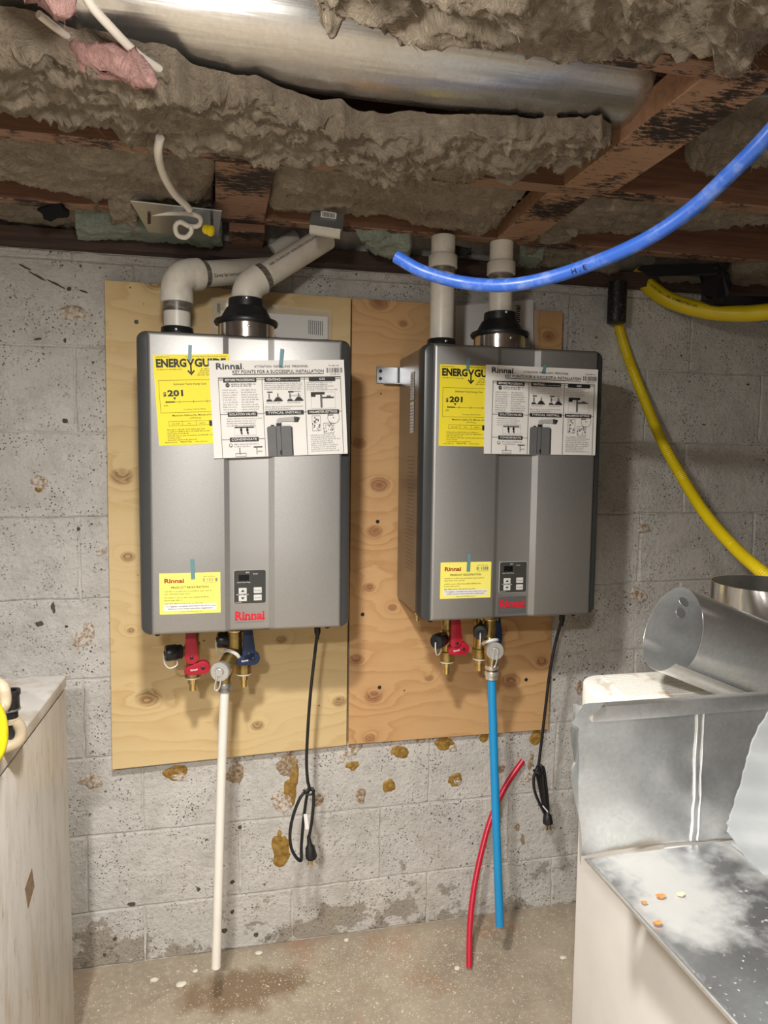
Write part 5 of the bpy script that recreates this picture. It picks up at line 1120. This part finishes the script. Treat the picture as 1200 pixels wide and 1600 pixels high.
# crumpled left flange
G = np.array([[np.array(bp2(0, v_))+np.array((-.026*u_*(.35+.65*v_)+.004*math.sin(v_*9)*u_, -.020*u_+.008*math.sin(v_*14+u_*3)*u_*(v_ > .6), .012*u_*v_+.010*u_*math.sin(v_*3))) for v_ in np.linspace(0, 1, 22)] for u_ in np.linspace(0, 1, 8)])
wpart(solid(G, (0, .0012, 0)), 'side_flange', 'galvanised', sm, smooth=True, auto=.5)
# crumpled corner ear at the top left
e0 = np.array(bp2(0, .93)); e1 = np.array(bp2(.045, 1.02))
wpart(MB().add([e0+np.array((-.022, -.02, .0)), e0+np.array((-.010, -.030, .030)), e1+np.array((.0, -.018, .004)), e0+np.array((.004, -.006, -.02)), e0+np.array((-.018, -.016, .0)), e0+np.array((-.008, -.024, .026)), e1+np.array((0, -.012, .002)), e0+np.array((.004, -.002, -.02))], [(0, 1, 2, 3), (7, 6, 5, 4), (0, 4, 5, 1), (1, 5, 6, 2), (2, 6, 7, 3), (3, 7, 4, 0)]), 'corner_fold', 'galvanised', sm)
wpart(MB().box(PXL+.24, PXL+.262, PY-.50, PY-.012, PZ+.0005, PZ+.006), 'pan_rib', 'dusty_galvanised', sm, bevel=.0024, bseg=2, auto=.6)
# torn foil sheet standing at the right
edge = [(1215, 1095, .93), (1190, 1135, .93), (1178, 1165, .93), (1172, 1195, .925), (1163, 1225, .92), (1156, 1255, .915), (1149, 1280, .91), (1144, 1300, .90), (1158, 1326, .885), (1180, 1352, .86), (1215, 1385, .83)]
Lp = smooth_path([atd(*q) for q in edge], .006); Lp = Lp+np.stack([.0028*fbm(Lp*160, 3, 5), 0*Lp[:, 0], .0025*fbm(Lp*160+9, 3, 8)], -1)
G = np.array([[q+(np.array((.32, -.16, .03))*u_)+np.array((0, .010*math.sin(u_*5+k*.03), -.03*u_)) for u_ in np.linspace(0, 1, 18)] for k, q in enumerate(Lp)])
tag(solid(G, (.0, .003, 0)).build('foil_sheet', 'foil_sheet', smooth=True, auto=.6, origin='b'), 'torn silvery insulation sheet standing at the right edge', 'sheet')
# crumbs on the pan
for (x, y, s_, lab) in ((1032, 1401, .010, 'orange crumb nearest the upright panel on the dusty metal pan'), (1064, 1398, .008, 'pale yellow crumb on the dusty metal pan'), (1027, 1443, .009, 'long orange crumb nearest the free edge of the dusty metal pan'), (1006, 1411, .006, 'small reddish crumb on the dusty metal pan')):
    c = atz(x, y, PZ+.002); mb = MB()
    V = np.array([(math.cos(t)*s_*(1 if k else .8)*random.uniform(.6, 1), math.sin(t)*s_*.5*random.uniform(.6, 1.1), .002*k) for k in (0, 1) for t in np.linspace(0, 2*math.pi, 8, endpoint=False)])
    tag(MB().add(V+c, [tuple(range(8))[::-1], tuple(range(8, 16))]+[(k, (k+1) % 8, (k+1) % 8+8, k+8) for k in range(8)]).build('crumb', 'chip_wood' if 'yellow' in lab else 'crumb_orange', origin='b'), lab, 'crumb')
# ribbed white plastic housing behind the upright panel
cz = .985; c0 = atz(932, 1092, cz); c1 = atz(965, 1052, cz+.012); c2 = atz(1036, 1045, cz+.012)
bx0, by0, by1 = c0[0], c0[1]-.03, c1[1]
hb = empty('plastic_housing', (bx0+.12, (by0+by1)/2, dz)); tag(hb, 'ribbed white plastic housing behind the upright metal panel', 'housing')
out = []
for (x, y) in [(bx0+.012, by0), (bx0+.30, by0), (bx0+.30, by1), (bx0+.050, by1)]: out.append((x, y))
arc = [(bx0+.050-.050*math.sin(t)*1.0, by1-.055*(1-math.cos(t))) for t in np.linspace(0, math.pi/2, 8)]
poly = [(bx0+.005, by0), (bx0+.30, by0), (bx0+.30, by1)]+arc
npz = len(poly); V = [(x, y, dz+.001) for x, y in poly]+[(x, y, cz+.012*(y-by0)/(by1-by0)) for x, y in poly]
wpart(MB().add(V, [tuple(range(npz))[::-1], tuple(range(npz, 2*npz))]+[(k, (k+1) % npz, (k+1) % npz+npz, k+npz) for k in range(npz)]), 'shell', 'ribbed_white', hb, bevel=.004, bseg=2, auto=.6)
for k in range(13):
    y_ = by0+.02+(by1-by0-.028)*k/13; zt = cz+.012*(y_-by0)/(by1-by0)
    wpart(MB().box(bx0+.052, bx0+.27, y_, y_+(by1-by0)/30, zt-.001, zt+.0022), 'rib', 'ribbed_white', hb)
# loose roll of sheet metal and upright steel pipe
ax = np.array([.90, -.13, -.36]); ax /= np.linalg.norm(ax); c = atd(1056, 985, 1.145)
nr = np.cross(ax, (0, 0, 1)); nr /= np.linalg.norm(nr); br = np.cross(nr, ax)
G = []
for th in np.linspace(math.radians(-40), math.radians(322), 54):
    R = .070+.006*(th/6.3); start = -.012+.03*max(0, math.sin(th*.5+2.5))
    G.append([c+ax*(start+(.34-start)*s_)+R*(math.cos(th)*nr+math.sin(th)*br) for s_ in np.linspace(0, 1, 8)])
G = np.array(G)
rl = empty('sheet_metal_roll', c-np.array((0, 0, .075))); tag(rl, 'loosely rolled galvanised duct pipe leaning behind the upright panel', 'duct pipe')
Gi = G.copy()
wpart(solid(G, tuple(ax*0+np.array((0, .0006, .0006)))), 'rolled_sheet', 'galvanised', rl, smooth=True, auto=.7)
for (x, y) in ((1063, 958), (1068, 941)):
    d = ray(x, y)
    # hole marks on the inner face of the roll
    oc = CAM-c; A_ = d-ax*np.dot(d, ax); B_2 = oc-ax*np.dot(oc, ax); aa = np.dot(A_, A_); bb = 2*np.dot(A_, B_2); cc = np.dot(B_2, B_2)-.072**2; disc = bb*bb-4*aa*cc
    if disc > 0:
        t = (-bb-math.sqrt(disc))/(2*aa); q = CAM+t*d; nn = (q-c)-ax*np.dot(q-c, ax); nn /= np.linalg.norm(nn)
        wpart(MB().lathe(q+nn*.0008, nn, [(0, .0088), (.0004, .0085)], 16), 'punched_hole', 'zinc', rl)
pc = atd(1199, 912, 1.31); zt = pc[2]
V = []; seg = 44
for (z, r) in ((dz+.001, .098), (zt, .098), (zt, .0965), (dz+.001, .0965)): V += [(pc[0]+r*math.cos(2*math.pi*k/seg), pc[1]+r*math.sin(2*math.pi*k/seg), z) for k in range(seg)]
ok = tag(MB().add(V, [(i*seg+k, i*seg+(k+1) % seg, ((i+1) % 4)*seg+(k+1) % seg, ((i+1) % 4)*seg+k) for i in range(4) for k in range(seg)]).build('steel_pipe', 'bright_steel', smooth=True, origin='b'), 'upright shiny steel pipe section at the right edge', 'duct pipe')

# ================================================================ crumbs on the floor
mb = MB(); r2 = np.random.RandomState(3)
for k in range(6500):
    x = r2.uniform(-.5, 1.25); y = WY-.02-abs(r2.gamma(1.3, .20)); 
    if y < -1.2: continue
    if r2.rand() < .6: x = .42+r2.normal()*.30; y = WY-.03-abs(r2.normal())*.22
    s_ = r2.uniform(.0003, .0010)*(2.2 if r2.rand() < .05 else 1); th = r2.uniform(0, 6.28); l = s_*r2.uniform(.8, 2.6); h = s_*r2.uniform(.15, .5)
    c_, q_ = math.cos(th), math.sin(th)
    V = [(x+c_*a*l-q_*b*s_, y+q_*a*l+c_*b*s_, z) for z in (.0002, h+.0004) for a, b in ((-1, -.6), (1, -1), (.8, 1), (-.9, .7))]
    mb.add(V, [(0, 3, 2, 1), (4, 5, 6, 7), (0, 1, 5, 4), (1, 2, 6, 5), (2, 3, 7, 6), (3, 0, 4, 7)], int(r2.rand() < .4))
tag(mb.build('floor_crumbs', ['chip_wood', 'chip_white'], fixn=False), 'pale sawdust and plaster crumbs scattered over the concrete floor', 'debris', kind='stuff')
for (x, y, s_, lab) in ((282, 1541, .014, 'round white plaster lump beside the wet stain'), (241, 1533, .012, 'flat white plaster flake left of the wet stain'), (305, 1519, .009, 'small white plaster flake just left of the white pipe end'), (404, 1491, .011, 'white plaster chunk near the wall right of the white pipe'), (715, 1514, .009, 'white plaster flake left of the red pipe foot'), (880, 1498, .010, 'white plaster flake beside the dryer'), (541, 1470, .008, 'white plaster flake at the wall foot between the hanging cord and red pipe')):
    c = atz(x, y, 0); n1, n2 = 7, 9; V = []; F = []
    for i in range(n1):
        for k in range(n2):
            ph = math.pi*i/(n1-1); th = 2*math.pi*k/n2; rr = 1+.25*float(fbm(np.array([[math.cos(th)*math.sin(ph)*2, math.sin(th)*math.sin(ph)*2, math.cos(ph)*2+x]]), 2, 3)[0])
            V.append((c[0]+s_*rr*math.sin(ph)*math.cos(th), c[1]+s_*.7*rr*math.sin(ph)*math.sin(th), s_*.35+s_*.4*rr*math.cos(ph)))
    for i in range(n1-1):
        for k in range(n2): F.append((i*n2+k, i*n2+(k+1) % n2, (i+1)*n2+(k+1) % n2, (i+1)*n2+k))
    tag(MB().add(V, F).build('plaster_flake', 'chip_white', smooth=True, origin='b'), lab, 'debris')
